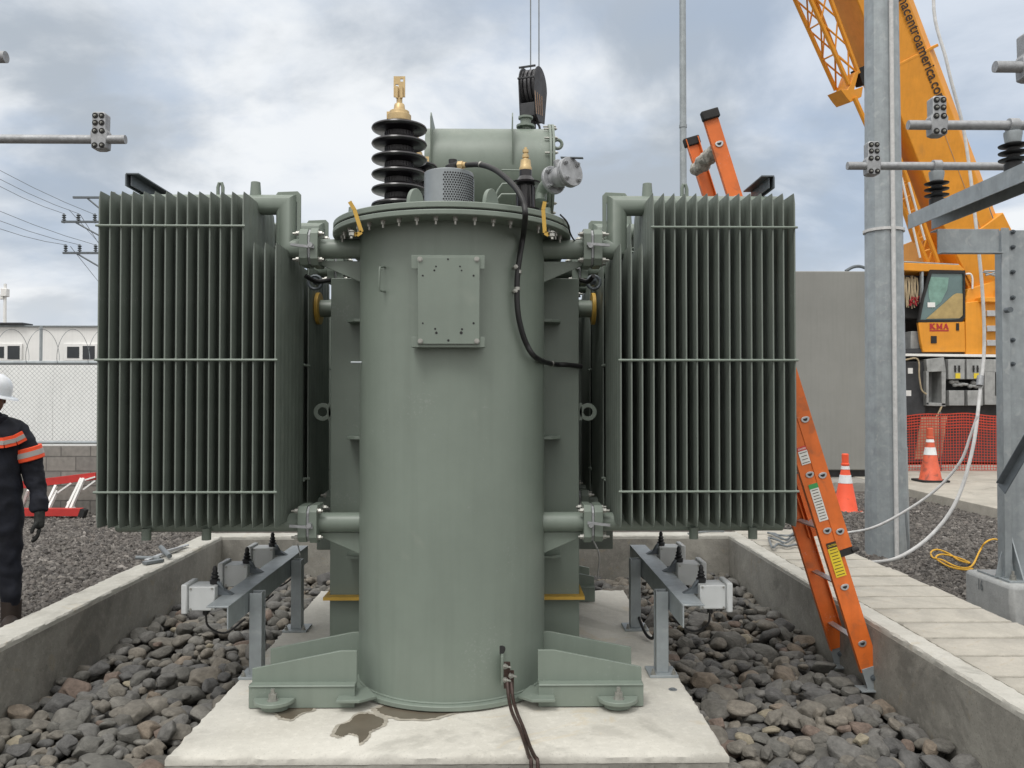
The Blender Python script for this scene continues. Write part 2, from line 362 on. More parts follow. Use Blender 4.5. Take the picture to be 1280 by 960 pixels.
wl = thing('containment_wall', (XC, 4, 0), 'low grey concrete wall enclosing the cobble filled pit on its sides and back', 'wall')
w = MB()
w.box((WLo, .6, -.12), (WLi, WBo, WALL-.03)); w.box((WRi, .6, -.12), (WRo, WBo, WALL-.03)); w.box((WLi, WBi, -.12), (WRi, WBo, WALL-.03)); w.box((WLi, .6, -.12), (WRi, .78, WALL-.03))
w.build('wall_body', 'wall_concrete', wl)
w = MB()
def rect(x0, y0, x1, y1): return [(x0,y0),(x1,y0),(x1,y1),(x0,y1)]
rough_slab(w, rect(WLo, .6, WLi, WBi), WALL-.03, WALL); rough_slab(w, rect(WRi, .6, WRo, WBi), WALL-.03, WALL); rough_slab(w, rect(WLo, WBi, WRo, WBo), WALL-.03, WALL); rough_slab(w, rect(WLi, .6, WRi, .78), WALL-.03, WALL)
w.build('lit_wall_top', 'lit_wall_top', wl)

PX0, PX1, PY0, PY1 = WX(205, 3.12), WX(912, 3.12), 3.165, 5.85
pd = thing('equipment_pad', (XC, 4.5, 0), 'pale concrete plinth carrying the green transformer above the river stones', 'pad')
b = MB()
nx, ny = 60, 1
outl = [(PX0, PY0), (PX1, PY0), (PX1, PY1), (PX0, PY1)]
b.prism([(x, y, -.1) for x, y in outl], (0, 0, PAD-.035+.1)); b.build('slab_base', 'wall_concrete', pd)
b = MB(); rough_slab(b, rect(PX0-.004, PY0-.004, PX1+.004, PY1+.004), PAD-.035, PAD, .013); b.build('slab_top', 'pad_concrete', pd, sharp=50)

mat('damp', (.40, .37, .31), .6, var=.2, vscale=20)
BL = [0]
def blob(px_pts, z, name, label):
    P = [p+Vector((random.uniform(-.0035,.0035), random.uniform(-.006,.006), 0)) for p in spline([WG(x, y, z) for x, y in px_pts+[px_pts[0]]], 6)[:-1]]
    m = MB(); m.prism([p+Vector((0,0,.0006)) for p in P], (0, 0, .0012)); o = m.build(name, 'wet'); tag(o, label, 'puddle')
    c = sum(P, Vector())/len(P); m = MB(); m.prism([c+(p-c)*1.10+(p-c).normalized()*(.006+random.uniform(0, .005)) for p in P], (0, 0, .0003)); de = m.build('damp_edge', 'damp', o); BL[0] += 1; de.location.z += .00025*BL[0]; o.location.z += .0006
blob([(418,918),(424,908),(436,903),(446,894),(462,893),(478,899),(477,908),(464,913),(458,922),(450,929),(446,919),(436,917),(428,921)], PAD+.001, 'water_puddle', 'small ragged damp patch left of centre at the front of the pad')
blob([(342,890),(355,882),(388,882),(390,888),(374,893),(366,899),(352,897)], PAD+.001, 'water_puddle', 'damp patch under the left foot clamp of the transformer')
blob([(470,886),(500,880),(560,881),(600,885),(560,893),(535,899),(500,898),(478,893)], PAD+.001, 'water_puddle', 'wide damp patch under the round front of the tank')
drain = MB(); dp = WG(841, 862, PAD); drain.cyl(dp, dp+Vector((0,0,.006)), .012, n=16); drain.cyl(dp, dp+Vector((0,0,.002)), .02, n=16)
drain.build('anchor_bolt', 'wire_grey', label='small metal anchor set in the pad right of the transformer foot', cat='anchor bolt')

# trench covers
SX0, SX1 = WRo+.004, 2.68
ys = [2.05+.281*i for i in range(19)]
side_words = ['bare pale concrete trench cover beside the right pit wall']
for i, y in enumerate(ys):
    c = MB(); j = random.uniform(-.004, .004); e = random.uniform(-.012, .012)
    rough_slab(c, rect(SX0+.002, y+.018+abs(j), SX1+e, y+.275), WALL-.09, WALL-.006+j*.6, .003)
    c.build('trench_cover', 'slab_concrete', sharp=50, label='pale concrete trench cover plank in the row along the right pit wall', cat='trench cover', group='trench covers along the right pit wall')
c = MB(); c.box((SX0, 1.9, -.05), (SX0+.06, 7.5, WALL-.095)); c.box((SX1-.08, 1.9, -.05), (SX1-.02, 7.5, WALL-.095)); c.build('trench_kerb', 'wall_concrete', label='hidden concrete kerbs holding up the trench cover planks', cat='kerb')

# sidewalk at the back right
s = MB(); s.box((6.47, 9.0, -.05), (30, 60, .17)); s.build('sidewalk', 'slab_concrete', kind='structure', bev=.01)

# ------------------------------------------------------------ cobbles
def ico(level):
    bm = bmesh.new(); bmesh.ops.create_icosphere(bm, subdivisions=level, radius=1)
    v = np.array([x.co[:] for x in bm.verts]); f = np.array([[x.index for x in q.verts] for q in bm.faces]); bm.free(); return v, f
def stone_shape(v, seed, rough=.22, cuts=9):
    r = np.random.default_rng(seed); out = v.copy()
    for _ in range(4):
        k = r.normal(size=3)*r.uniform(1, 2.4); ph = r.uniform(0, 6.3); out = out*(1+rough*.5*np.sin(v@k+ph))[:, None]
    for _ in range(cuts):   # flattened facets
        n = r.normal(size=3); n /= np.linalg.norm(n); d = r.uniform(.62, .92); t = out@n-d; out = out-np.outer(np.where(t > 0, t*.82, 0), n)
    return out
v3, f3 = ico(4); v2, f2 = ico(3)
NV = 16
hi = [stone_shape(v3, 100+i) for i in range(NV)]; lo = [stone_shape(v2, 100+i) for i in range(NV)]
cell = .012; gx0, gy0 = WLi, 2.6; GX = int((WRi-WLi)/cell); GY = int((WBi-gy0)/cell)
H = np.full((GX, GY), -.10)
cx = gx0+(np.arange(GX)+.5)*cell; cy = gy0+(np.arange(GY)+.5)*cell
blocked = np.zeros((GX, GY), bool)
blocked[np.ix_((cx > PX0-.03) & (cx < PX1+.03), (cy > PY0-.03) & (cy < PY1+.03))] = True
H[blocked] = 9
fi = np.argwhere(~blocked)
stones = []
owner = np.full((GX, GY), -1)
n_st = 0; FT = W(1094.5, 858, 4.30)
while n_st < 9500:
    cand = fi[rng.integers(0, len(fi), 14)]
    a = float(np.clip(rng.lognormal(math.log(.0425), .34), .021, .105)); bb = a*rng.uniform(.62, .9); cc = a*rng.uniform(.42, .66)
    hh = H[cand[:,0], cand[:,1]]; i0, j0 = cand[np.argmin(hh)]
    x, y = cx[i0], cy[j0]
    if x-bb < WLi+.0 or x+bb > WRi or y+bb > WBi: x = min(max(x, WLi+bb), WRi-bb); y = min(y, WBi-bb)
    if PX0-bb < x < PX1+bb and PY0-bb < y < PY1+bb:
        dxl, dxr = x-(PX0-bb), (PX1+bb)-x; dyf, dyb = y-(PY0-bb), (PY1+bb)-y; mn = min(dxl, dxr, dyf, dyb)
        if mn == dxl: x = PX0-bb
        elif mn == dxr: x = PX1+bb
        elif mn == dyf: y = PY0-bb
        else: y = PY1+bb
    rz = rng.uniform(0, PI); i1, i2 = max(0, int((x-a-gx0)/cell)), min(GX, int((x+a-gx0)/cell)+1); j1, j2 = max(0, int((y-a-gy0)/cell)), min(GY, int((y+a-gy0)/cell)+1)
    X, Yy = np.meshgrid(cx[i1:i2]-x, cy[j1:j2]-y, indexing='ij')
    U = X*math.cos(rz)+Yy*math.sin(rz); V = -X*math.sin(rz)+Yy*math.cos(rz); q = 1-(U/a)**2-(V/bb)**2; ok = (q > 0) & ~blocked[i1:i2, j1:j2]
    n_st += 1
    if ok.sum() < 4: continue
    q = np.sqrt(np.clip(q, 0, 1))*cc; sub = H[i1:i2, j1:j2]
    z = np.percentile((sub+q*.8)[ok], 72)
    if z > STONE+.02: continue
    if z > -.015 and (math.hypot(x-FT[0], y-FT[1]) < .13 or math.hypot(x-FT[0], y-FT[1]-.42) < .13): continue
    # tilt follows the surface below
    top = z+q; m = ok & (top > sub); sub[m] = top[m]; owner[i1:i2, j1:j2][m] = len(stones)
    tx, ty = rng.normal(0, .22, 2)
    stones.append((x, y, z, a*1.03, bb*1.03, cc*1.05, rz, tx, ty, int(rng.integers(0, NV)), float(rng.random())))
cnt = np.bincount(owner[owner >= 0], minlength=len(stones))
score = []
Rinv = CR.transposed()
for k, st in enumerate(stones):
    p = Rinv @ (Vector(st[:3])-cam.location)
    px = 640+F*p.x/-p.z; py = 480-F*p.y/-p.z
    vis = -15 < px < 1300 and py < 975
    if PX0 < st[0] < PX1 and st[1] > PY1: vis = vis and (abs(px-566) > 170) and py > 700
    score.append(cnt[k]/(st[1]**2+st[0]**2)/st[1] if vis else 0)
order = np.argsort(-np.array(score)); pick = set(int(i) for i in order[:300])
def smat(st):
    return (Matrix.Translation(st[:3]) @ Matrix.Rotation(st[6], 4, 'Z') @ Matrix.Rotation(st[7], 4, 'X') @ Matrix.Rotation(st[8], 4, 'Y') @ Matrix.Diagonal((st[3], st[4], st[5], 1)))
cob = []
for i in range(NV):
    me = bpy.data.meshes.new('river_cobble'); me.from_pydata((hi[i]*.06).tolist(), [], f3.tolist()); me.polygons.foreach_set('use_smooth', [True]*len(me.polygons)); me.materials.append(M['cobble']); cob.append(me)
for k in pick:
    st = stones[k]; o = bpy.data.objects.new('river_cobble', cob[st[9]]); COL.objects.link(o)
    o.matrix_world = smat(st) @ Matrix.Scale(1/.06, 4)
    side = 'left' if st[0] < PX0 else 'right' if st[0] > PX1 else 'back'
    tag(o, {'left': 'rounded grey river cobble lying in the pit between left wall and pad', 'right': 'rounded dark river cobble lying in the pit between pad and right wall', 'back': 'rounded river cobble lying behind or before the concrete pad'}[side], 'cobble', 'river cobbles at the %s of the pit' % side)
def soup(name, items, verts, faces, m, **kw):
    V = []; Fc = []; T = []; k = 0
    for (mx, vi, tone) in items:
        A = np.array(mx); vv = verts[vi]; V.append(vv@A[:3,:3].T+A[:3,3]); Fc.append(faces+k); k += len(vv); T.append(np.full(len(vv), tone))
    V = np.concatenate(V); Fc = np.concatenate(Fc); T = np.concatenate(T)
    return soup_mesh(name, V, Fc, T, m, **kw)
def soup_mesh(name, V, Fc, T, m, smooth=True, **kw):
    me = bpy.data.meshes.new(name); me.vertices.add(len(V)); me.vertices.foreach_set('co', V.astype(np.float32).ravel())
    me.loops.add(Fc.size); me.loops.foreach_set('vertex_index', Fc.astype(np.int32).ravel())
    me.polygons.add(len(Fc)); me.polygons.foreach_set('loop_start', np.arange(len(Fc), dtype=np.int32)*3)
    me.polygons.foreach_set('use_smooth', np.full(len(Fc), smooth)); me.update(); me.validate()
    at = me.attributes.new('tone', 'FLOAT', 'POINT'); at.data.foreach_set('value', T.astype(np.float32))
    me.materials.append(M[m]); o = bpy.data.objects.new(name, me); COL.objects.link(o); return tag(o, **kw)
rest = [k for k in range(len(stones)) if k not in pick and (cnt[k] > 2)]
soup('river_cobbles', [(smat(stones[k]), stones[k][9], stones[k][10]) for k in rest], lo, f2, 'cobble', kind='stuff', label='small and far river cobbles filling the pit around the pad', cat='cobbles')
# crushed gravel
v1, f1 = ico(1)
def gravel_field(name, poly_fn, x0, x1, y0, y1, dens, label):
    n = int((x1-x0)*(y1-y0)*dens); x = rng.uniform(x0, x1, n); y = rng.uniform(y0, y1, n); k = poly_fn(x, y); x = x[k]; y = y[k]; n = len(x)
    s = np.clip(rng.lognormal(math.log(.0135), .3, n), .006, .03)*(1+.02*y)
    base = v1[None]*(1+rng.uniform(-.32, .32, (n, len(v1)))[:, :, None]); base[:, :, 0] *= 1.3; base[:, :, 2] *= .75
    q = rng.normal(size=(n, 4)); q /= np.linalg.norm(q, axis=1)[:, None]; a, b_, c, d = q.T
    R = np.stack([1-2*(c*c+d*d), 2*(b_*c-a*d), 2*(b_*d+a*c), 2*(b_*c+a*d), 1-2*(b_*b_+d*d), 2*(c*d-a*b_), 2*(b_*d-a*c), 2*(c*d+a*b_), 1-2*(b_*b_+c*c)], -1).reshape(n, 3, 3)
    P = np.einsum('nij,nvj->nvi', R, base)*s[:, None, None]+np.stack([x, y, s*.45+rng.uniform(0, .014, n)], -1)[:, None]
    Fc = (f1[None]+(np.arange(n)*len(v1))[:, None, None]).reshape(-1, 3); T = np.repeat(rng.random(n), len(v1))
    soup_mesh(name, P.reshape(-1, 3), Fc, T, 'gravel_stone', smooth=False, kind='stuff', label=label, cat='gravel')
gravel_field('gravel', lambda x, y: (x > -.66*y) & (x < WLo-.01) & (x < -.33*y), -7.6, WLo, 3.6, 11.6, 2900, 'crushed brown grey gravel left of the pit wall')
gravel_field('gravel', lambda x, y: (x < .70*y) & (x > SX1+.01) & (x > .33*y) & ~((x > 6.47)), SX1, 6.5, 4.2, 13.6, 2500, 'crushed brown grey gravel between trench covers and sidewalk')

# ------------------------------------------------------------ transformer
T = thing('power_transformer', (XC, 4.5, PAD), 'large grey green power transformer with finned radiators on a concrete pad', 'transformer')
R0 = .447; YA, YB = 4.05, 5.65; ZB = PAD+.03; ZT = EYE+.775
def obround(r, n=48, off=0):
    P = []
    for i in range(n//2+1):
        a = PI+PI*i/(n//2); P.append((XC+r*math.cos(a), YA+r*math.sin(a)))
    for i in range(n//2+1):
        a = PI*i/(n//2); P.append((XC+r*math.cos(a), YB+r*math.sin(a)))
    return P
def obp(mb, r, z0, z1, n=64): mb.prism([(x, y, z0) for x, y in obround(r, n)], (0, 0, z1-z0))
b = MB(); obp(b, R0, ZB, ZT, 96); b.build('tank', 'green', T)
m = MB()
m.tube([(XC+(R0+.001)*math.cos(PI+PI*i/119), YA+(R0+.001)*math.sin(PI+PI*i/119), ZB+.003+random.uniform(-.0006, .0006)) for i in range(120)], .005, 8)
m.build('weld_seam', 'green', T)
b = MB(); obp(b, R0+.034, ZB-.022, ZB, 96); b.build('base_flange', 'green', T, bev=.003)
b = MB(); obp(b, .576, ZT, ZT+.024, 96)
b.build('tank_flange', 'green', T, bev=.004)
b = MB(); obp(b, .568, ZT+.024, ZT+.031, 96); b.build('gasket', 'gasket', T)
b = MB(); obp(b, .574, ZT+.031, ZT+.058, 96); b.build('lid', 'green', T, bev=.004)
for i in range(-1, 21):
    a = PI+PI*(i+.5)/20; bb_ = MB(); p = Vector((XC+.53*math.cos(a), YA+.53*math.sin(a), ZT))
    bolt(bb_, p, (0,0,-1), .010, .014, .016); bb_.build('bolt', 'bolt', T)
# lugs on the lid
for px, py, Y in ((517, 250, 3.56), (611, 250, 3.56)):
    c = W(px, py, Y); c.z = ZT+.058; m = MB()
    pts = [(c.x, c.y-.0, c.z)]; pr = []
    for i in range(13):
        a = PI*i/12; pr.append(c+Vector((.028*math.cos(a), .035*math.cos(a), .070*math.sin(a))))
    m.prism(pr, (.016, -.012, 0)); m.build('lifting_lug', 'green', T, bev=.002)
for sx, ph in ((-1, 208), (1, 332)):
    a = math.radians(ph); p = Vector((XC+.51*math.cos(a), YA+.51*math.sin(a), ZT+.055)); m = MB(); m.cyl(p, p+Vector((0,0,.05)), .019, .015, 14); m.build('lid_boss', 'green', T)
# yellow earth straps bridging the flange
for pts in ([(437,252),(443,262),(452,290),(446,294),(440,290)], [(681,252),(679,262),(681,291),(686,294),(690,291)]):
    P = [W(x, y, 3.60) for x, y in pts]; m = MB()
    for p, q in zip(P, P[1:]): m.bar(p, q, .017, .004, (0,-1,0))
    m.build('earth_strap', 'yellow_paint', T)
    m = MB(); bolt(m, P[-1]+Vector((0,-.005,0)), (0,-.3,-1), .012, .018, .012); m.build('strap_bolt', 'bolt', T)
# side stiffener boxes
for sx in (-1, 1):
    for Y0 in (4.26, 5.2):
        m = MB(); x0, x1 = XC+sx*.42, XC+sx*.638; m.box((min(x0,x1), Y0, PAD+.09), (max(x0,x1), Y0+.22, EYE+.62)); m.build('side_stiffener', 'green', T, bev=.004)
    for py in (403, 549, 697):
        z = WZ(py, 4.15); m = MB(); p = XC+sx*.42
        m.prism([(p, 4.26, z), (p, 4.12, z), (p+sx*.07, 4.12, z), (p+sx*.115, 4.15, z), (p+sx*.12, 4.26, z)], (0,0,.014)); m.build('rib', 'green', T, bev=.002)
    # yellow painted strip
    z = WZ(748, 4.2); m = MB(); xo = XC+sx*.66
    m.box((min(XC+sx*.43, xo), 4.2, z-.008), (max(XC+sx*.43, xo), 4.258, z+.008)); m.box((min(XC+sx*.64, xo), 4.258, z-.008), (max(XC+sx*.64, xo), 4.75, z+.008)); m.build('yellow_strip', 'yellow_paint', T)
    # lifting eye on the side
    c = W(403 if sx < 0 else 735, 515, 4.3); m = MB(); n = 20
    ring = [c+Vector((.046*math.cos(2*PI*i/n), 0, .046*math.sin(2*PI*i/n))) for i in range(n)]; hol = [c+Vector((.024*math.cos(2*PI*i/n), 0, .024*math.sin(2*PI*i/n))) for i in range(n)]
    dy = Vector((0, .02, 0)); vs = ring+hol+[p+dy for p in ring]+[p+dy for p in hol]
    fs = []
    for i in range(n):
        j = (i+1) % n; fs += [(i, j, n+j, n+i), (2*n+i, 3*n+i, 3*n+j, 2*n+j), (i, 2*n+i, 2*n+j, j), (n+i, n+j, 3*n+j, 3*n+i)]
    m.add(vs, fs); m.box((min(c.x-sx*.03, c.x-sx*.06), 4.3, c.z-.045), (max(c.x-sx*.03, c.x-sx*.06), 4.32, c.z+.045)); m.build('lifting_eye', 'green', T, bev=.002)
    # side nozzle with yellow blank flange
    p0 = Vector((XC+sx*.6, 4.55, WZ(386, 4.55))); p1 = W(401 if sx < 0 else 739, 386, 4.55); p1.z = p0.z; m = MB(); m.cyl(p0, p1, .047, n=24); nz = m.build('side_nozzle', 'green', T)
    m = MB(); m.cyl(p1, p1+Vector((sx*.02, 0, 0)), .088, n=28); m.build('blank_flange', 'yellow_paint', nz, bev=.002)
for sx in (-1, 1):
    m = MB(); x0, x1 = XC+sx*.45, XC+sx*.98; m.box((min(x0,x1), 5.5, PAD+.35), (max(x0,x1), 5.75, EYE+.66)); m.build('gap_box', 'green_shaded', T, bev=.006)  # added boxes that block the sky gap behind the side stiffeners
# foot beams
def foot(Yf, label_rear=False):
    for sx in (-1, 1):
        z0 = PAD+.004
        xo = XC+sx*.86; zt = z0+.098
        m = MB(); xi = XC+sx*.40
        m.box((min(xi,xo), Yf, z0), (max(xi,xo), Yf+.012, zt)); m.box((min(xi,xo), Yf+.012, zt-.012), (max(xi,xo), Yf+.05, zt)); m.box((min(xi,xo), Yf-.006, zt-.006), (max(xi,xo), Yf, zt-.001)); m.build('foot_channel', 'green', T, bev=.003)
        if Yf < 4: m = MB(); xj = XC+sx*.25; m.box((min(xi,xj), Yf+.13, z0), (max(xi,xj), Yf+.142, z0+.02)); m.build('foot_channel_end', 'green', T)
        for dy, dz in ((.05, 0), (.34, .0)):
            m = MB(); y = Yf+dy; h = z0+.155; hh = z0+.232
            xe = XC+sx*(.40 if dy < .1 else .43); m.prism([(xo, y, z0), (xo, y, h), (XC+sx*.47, y, hh), (xe, y, hh), (xe, y, z0)], (0, .014, 0)); m.build('foot_plate', 'green', T, bev=.002)
        m = MB(); m.box((min(xi,xo)+.01, Yf+.064, z0), (max(xi,xo)-.01, Yf+.34, z0+.012)); m.build('foot_base', 'green', T)
foot(3.635); foot(5.5)
for sx in (-1, 1):
    # hold-down clamp: rounded plate with bolt
    c = Vector((XC+sx*.745, 3.632, PAD+.052)); m = MB(); pr = []
    for i in range(13):
        a = PI+PI*i/12; pr.append(c+Vector((.088*math.cos(a), .10*math.sin(a)*.9, 0)))
    m.prism(pr, (0, 0, -.018)); m.prism([p+Vector((0, 0, -.018)) for p in [c+Vector((.06*math.cos(PI+PI*i/8), .05*math.sin(PI+PI*i/8), 0)) for i in range(9)]], (0,0,-.03)); cl = m.build('foot_clamp', 'green', T, bev=.003)
    m = MB(); bolt(m, c+Vector((0, -.035, 0)), (0,0,1), .018, .026, .02); m.build('clamp_bolt', 'bolt', cl)
    # jacking plates at base
    m = MB(); z = ZB-.014; xa = XC+sx*.40
    z = PAD+.045; m.prism([(XC+sx*.47, 3.575, z), (XC+sx*.37, 3.575, z), (XC+sx*.31, 3.66, z-.012), (XC+sx*.37, 3.76, z), (XC+sx*.47, 3.634, z)], (0,0,.012)); m.build('base_lug', 'green', T, bev=.002)
    # triangular gussets of the pipes
    for py, s in ((328, 1), (664, 1)):
        zt = WZ(py, 4.03); m = MB(); h = .10
        m.prism([(XC+sx*.40, 4.0, zt), (XC+sx*.66, 4.0, zt), (XC+sx*.66, 4.0, zt-.008), (XC+sx*.40, 4.0, zt-.12)], (0, .012, 0)); m.build('gusset', 'green', T, bev=.002)
# cylinder plate with brackets
Yp = 3.53
def pxbox(mb, x0, y0, x1, y1, Y0, Y1):
    a = W(x0, y1, Y0); b_ = W(x1, y0, Y0); mb.box((a.x, Y0, a.z), (b_.x, Y1, b_.z))
for (x0, y0, x1, y1) in ((514, 319, 606, 336), (514, 421, 606, 434)):
    m = MB(); pxbox(m, x0, y0, x1, y1, Yp+.010, Yp+.016); pxbox(m, x0, y0, x1, y0+2.2, Yp+.016, Yp+.09) if y0 < 400 else pxbox(m, x0, y1-2.2, x1, y1, Yp+.016, Yp+.09)
    m.build('plate_bracket', 'green', T, bev=.0015)
m = MB(); pxbox(m, 522, 321, 599.5, 430, Yp, Yp+.0095); pl = m.build('mounting_plate', 'green', T, bev=.002)
for px, py in ((525, 324), (596, 324), (525.5, 426.5), (596, 426.5)):
    m = MB(); bolt(m, W(px, py, Yp), (0,-1,0), .0085, .006, 0); m.build('plate_bolt', 'bolt', pl)
m = MB()
for px, py, r in ((560,324,1.2),(545,333,1.1),(543,338,1.2),(575,333,1.1),(577,338,1),(528.5,344.5,1.2),(592,344.5,1.3),(528.5,404,1.1),(592,404,1.4),(544,411,1.3),(545.5,416,1.6),(577.5,411.5,1.4),(576.5,416,1.9),(560.5,425.5,1.5)):
    p = W(px, py, Yp); m.cyl(p+Vector((0,.001,0)), p+Vector((0,-.0012,0)), r*.0034, n=12)
m.build('plate_hole', 'gasket', pl)
# cover of door handle
def surf(px, py, off=0):
    """point on the round front of the tank seen at a pixel"""
    Y = 3.7
    for _ in range(12):
        p = W(px, py, Y); d = max(0, (R0+off)**2-(p.x-XC)**2); Y = .5*Y+.5*(YA-math.sqrt(d))
    return W(px, py, Y)
m = MB(); P = [surf(482, 334, -.01), surf(479, 333.5, .02), surf(475, 334, .045), surf(474.5, 338, .05), surf(474, 358, .05), surf(474.5, 363, .045), surf(479, 364.5, .02), surf(482, 364, -.01)]; m.tube(P, .0045, 8); m.build('handle', 'green', T)
for px, py in ((642, 335), (641.5, 365)):
    p = surf(px, py, 0); m = MB(); m.cyl(p, p+Vector((.01, -.035, 0)), .007, n=10); bolt(m, p+Vector((.01,-.03,0)), (.2,-1,0), .008, .008, .004); m.build('cable_clip_stud', 'bolt', T)
# weep stud near stiffener
m = MB(); p = surf(452, 453, 0); m.cyl(p, p+Vector((-.05, 0, 0)), .005, n=8); m.build('stud', 'galv', T)

# bushings
def bushing(cx_, cy_, nm, s=1.0):
    z0 = ZT+.058; ztop = EYE+1.415; c = Vector((cx_, cy_, z0)); prof = [(.075, 0), (.075, .02)]
    n = 7; h0 = .02; pitch = (ztop-z0-.03)/n
    for i in range(n):
        h = h0+i*pitch
        prof += [(.070, h), (.070, h+pitch*.30), (.078, h+pitch*.36), (.120, h+pitch*.40), (.137, h+pitch*.47), (.141, h+pitch*.56), (.138, h+pitch*.66), (.10, h+pitch*.82), (.074, h+pitch*.98)]
    prof += [(.058, h0+n*pitch)]
    m = MB(); m.lathe(prof, c, n=40); o = m.build(nm, 'brown_glaze', T, sharp=50)
    zt = h0+n*pitch
    for i in range(n):
        m = MB(); h = h0+i*pitch+.002; m.cyl(c+Vector((0,0,h)), c+Vector((0,0,h+pitch*.28)), .0715, n=40)
        for q in range(28): a = 2*PI*q/28; e = Vector((math.cos(a), math.sin(a), 0)); m.bar(c+e*.073+Vector((0,0,h+.002)), c+e*.073+Vector((0,0,h+pitch*.27)), .005, .004, e)
        m.build('core_ring', 'core_grey', o)
    m = MB()
    m.lathe([(.058, zt), (.060, zt+.02), (.060, zt+.035), (.052, zt+.038), (.05, zt+.055), (.03, zt+.06), (.026, zt+.09), (.022, zt+.095)], c, n=28)
    m.box((cx_-.062, cy_-.02, z0+zt+.012), (cx_-.045, cy_+.02, z0+zt+.05))
    m.build('brass_cap', 'brass', o, bev=.001)
    m = MB(); m.cyl(c+Vector((0,0,zt+.095)), c+Vector((0,0,zt+.125)), .015, n=14)
    for dx in (-.012, .012): m.box((cx_+dx-.006, cy_-.02, z0+zt+.12), (cx_+dx+.006, cy_-.008, z0+zt+.18))
    m.build('stud_clamp', 'brass', o)
    m = MB(); x0, x1 = cx_-.029, cx_+.029; za, zb = z0+zt+.13, z0+zt+.235
    # flat palm with two holes: frame of strips
    hs = [(cx_+.012, z0+zt+.215), (cx_-.012, z0+zt+.187)]; r = .0075
    zc = [za, hs[1][1]-r, hs[1][1]+r, hs[0][1]-r, hs[0][1]+r, zb]
    yb = (cy_-.006, cy_+.004)
    for (zl, zh, hx) in ((zc[0], zc[1], None), (zc[1], zc[2], hs[1][0]), (zc[2], zc[3], None), (zc[3], zc[4], hs[0][0]), (zc[4], zc[5], None)):
        if hx is None: m.box((x0, yb[0], zl), (x1, yb[1], zh))
        else: m.box((x0, yb[0], zl), (hx-r, yb[1], zh)); m.box((hx+r, yb[0], zl), (x1, yb[1], zh))
    m.build('terminal_palm', 'brass', o)
bx = W(499, 250, 4.2).x
for yy in (4.2, 4.9, 5.6): bushing(bx, yy, 'bushing')
# low voltage bushing
c = W(657, 240, 4.0); c.z = ZT+.058; m = MB()
k = (WZ(213, 4.0)-c.z)
m.lathe([(.05, 0), (.05, .012), (.033, .02), (.04, .07), (.07, .075), (.072, .082), (.045, .09), (.042, k-.075), (.076, k-.07), (.078, k-.062), (.044, k-.05), (.03, k-.03), (.03, k)], c, n=28)
for i in range(8):
    a = 2*PI*i/8; m.bar(c+Vector((.043*math.cos(a), .043*math.sin(a), .09)), c+Vector((.043*math.cos(a), .043*math.sin(a), k-.08)), .008, .008, (math.cos(a), math.sin(a), 0))
lv = m.build('low_voltage_bushing', 'brown_glaze', T)
m = MB(); m.lathe([(.03, k), (.031, k+.012), (.027, k+.02), (.024, k+.05), (.014, k+.052), (.012, k+.06), (.017, k+.062), (.017, k+.075), (.011, k+.078), (.011, k+.085), (.015, k+.087), (.015, k+.1), (.007, k+.102), (.007, k+.112)], c, n=20); m.build('brass_cap', 'brass', lv)
c2 = c+Vector((.05, 1.1, 0)); 
# perforated relief cover
cc_ = W(561, 240, 3.92); z0 = ZT+.058; zt = WZ(209, 3.8); ro = .117
m = MB(); pr = []
for i in range(25):
    a = PI+PI*i/24*1.0; pr.append((cc_.x+ro*math.cos(a), cc_.y+ro*math.sin(a), z0))
pr += [(cc_.x+ro, cc_.y+.12, z0), (cc_.x-ro, cc_.y+.12, z0)]
m.prism(pr, (0, 0, zt-z0)); cv = m.build('relief_cover', 'silver_paint', T, bev=.004)
m = MB()
for r_ in range(22):
    for q in range(17):
        a = math.radians(262+ (q+(.5 if r_ % 2 else 0))*6.0)
        if a > math.radians(357): continue
        z = z0+.020+r_*.0112
        if z > zt-.014: continue
        nrm = Vector((math.cos(a), math.sin(a), 0)); p = Vector((cc_.x, cc_.y, z))+nrm*ro
        m.cyl(p-nrm*.001, p+nrm*.0012, .0041, n=8)
m.build('perforation_shade', 'gasket', cv)  # dark discs on the surface stand in for the shade inside the holes
m = MB(); m.lathe([(.035, 0), (.035, .02), (.02, .03), (.02, .05)], W(566, 213, 3.9), n=16); p = W(566, 207, 3.9); m.cyl(p, W(574, 206, 3.88), .018, n=14); m.build('relief_fitting', 'black_rubber', T)
m = MB(); m.cyl(W(573, 207, 3.86), W(579, 206.5, 3.85), .020, n=6); m.cyl(W(579, 206.5, 3.85), W(583, 206, 3.84), .014, n=12); m.build('brass_gland', 'brass', T)
# black hose
pts = [W(580, 206.5, 3.85), W(600, 206, 3.78), W(618, 212, 3.68), W(636, 226, 3.6), W(648, 240, 3.53), W(655, 256, 3.50), W(656.5, 272, 3.50), surf(654, 295, .03), surf(649, 325, .03), surf(646.5, 350, .03), surf(646.5, 380, .03), surf(650, 405, .03), surf(658, 430, .03), surf(670, 447, .035), W(690, 455, 4.14), W(708, 456, 4.2), W(727, 458, 4.24)]
m = MB(); m.tube(spline(pts, 8), .0125, 12); hz = m.build('control_cable', 'black_rubber', T)
m = MB()
for (a_, b_) in (((648.5, 338), (648, 342)), ((646.6, 359), (646.5, 363))):
    m.cyl(surf(*a_, .03), surf(*b_, .03), .0145, n=14)
m.cyl(W(600, 205.6, 3.78), W(602, 205.9, 3.775), .0145, n=14); m.cyl(W(688, 454.6, 4.13), W(691, 455, 4.135), .015, n=14); m.build('cable_tie', 'bolt', hz)
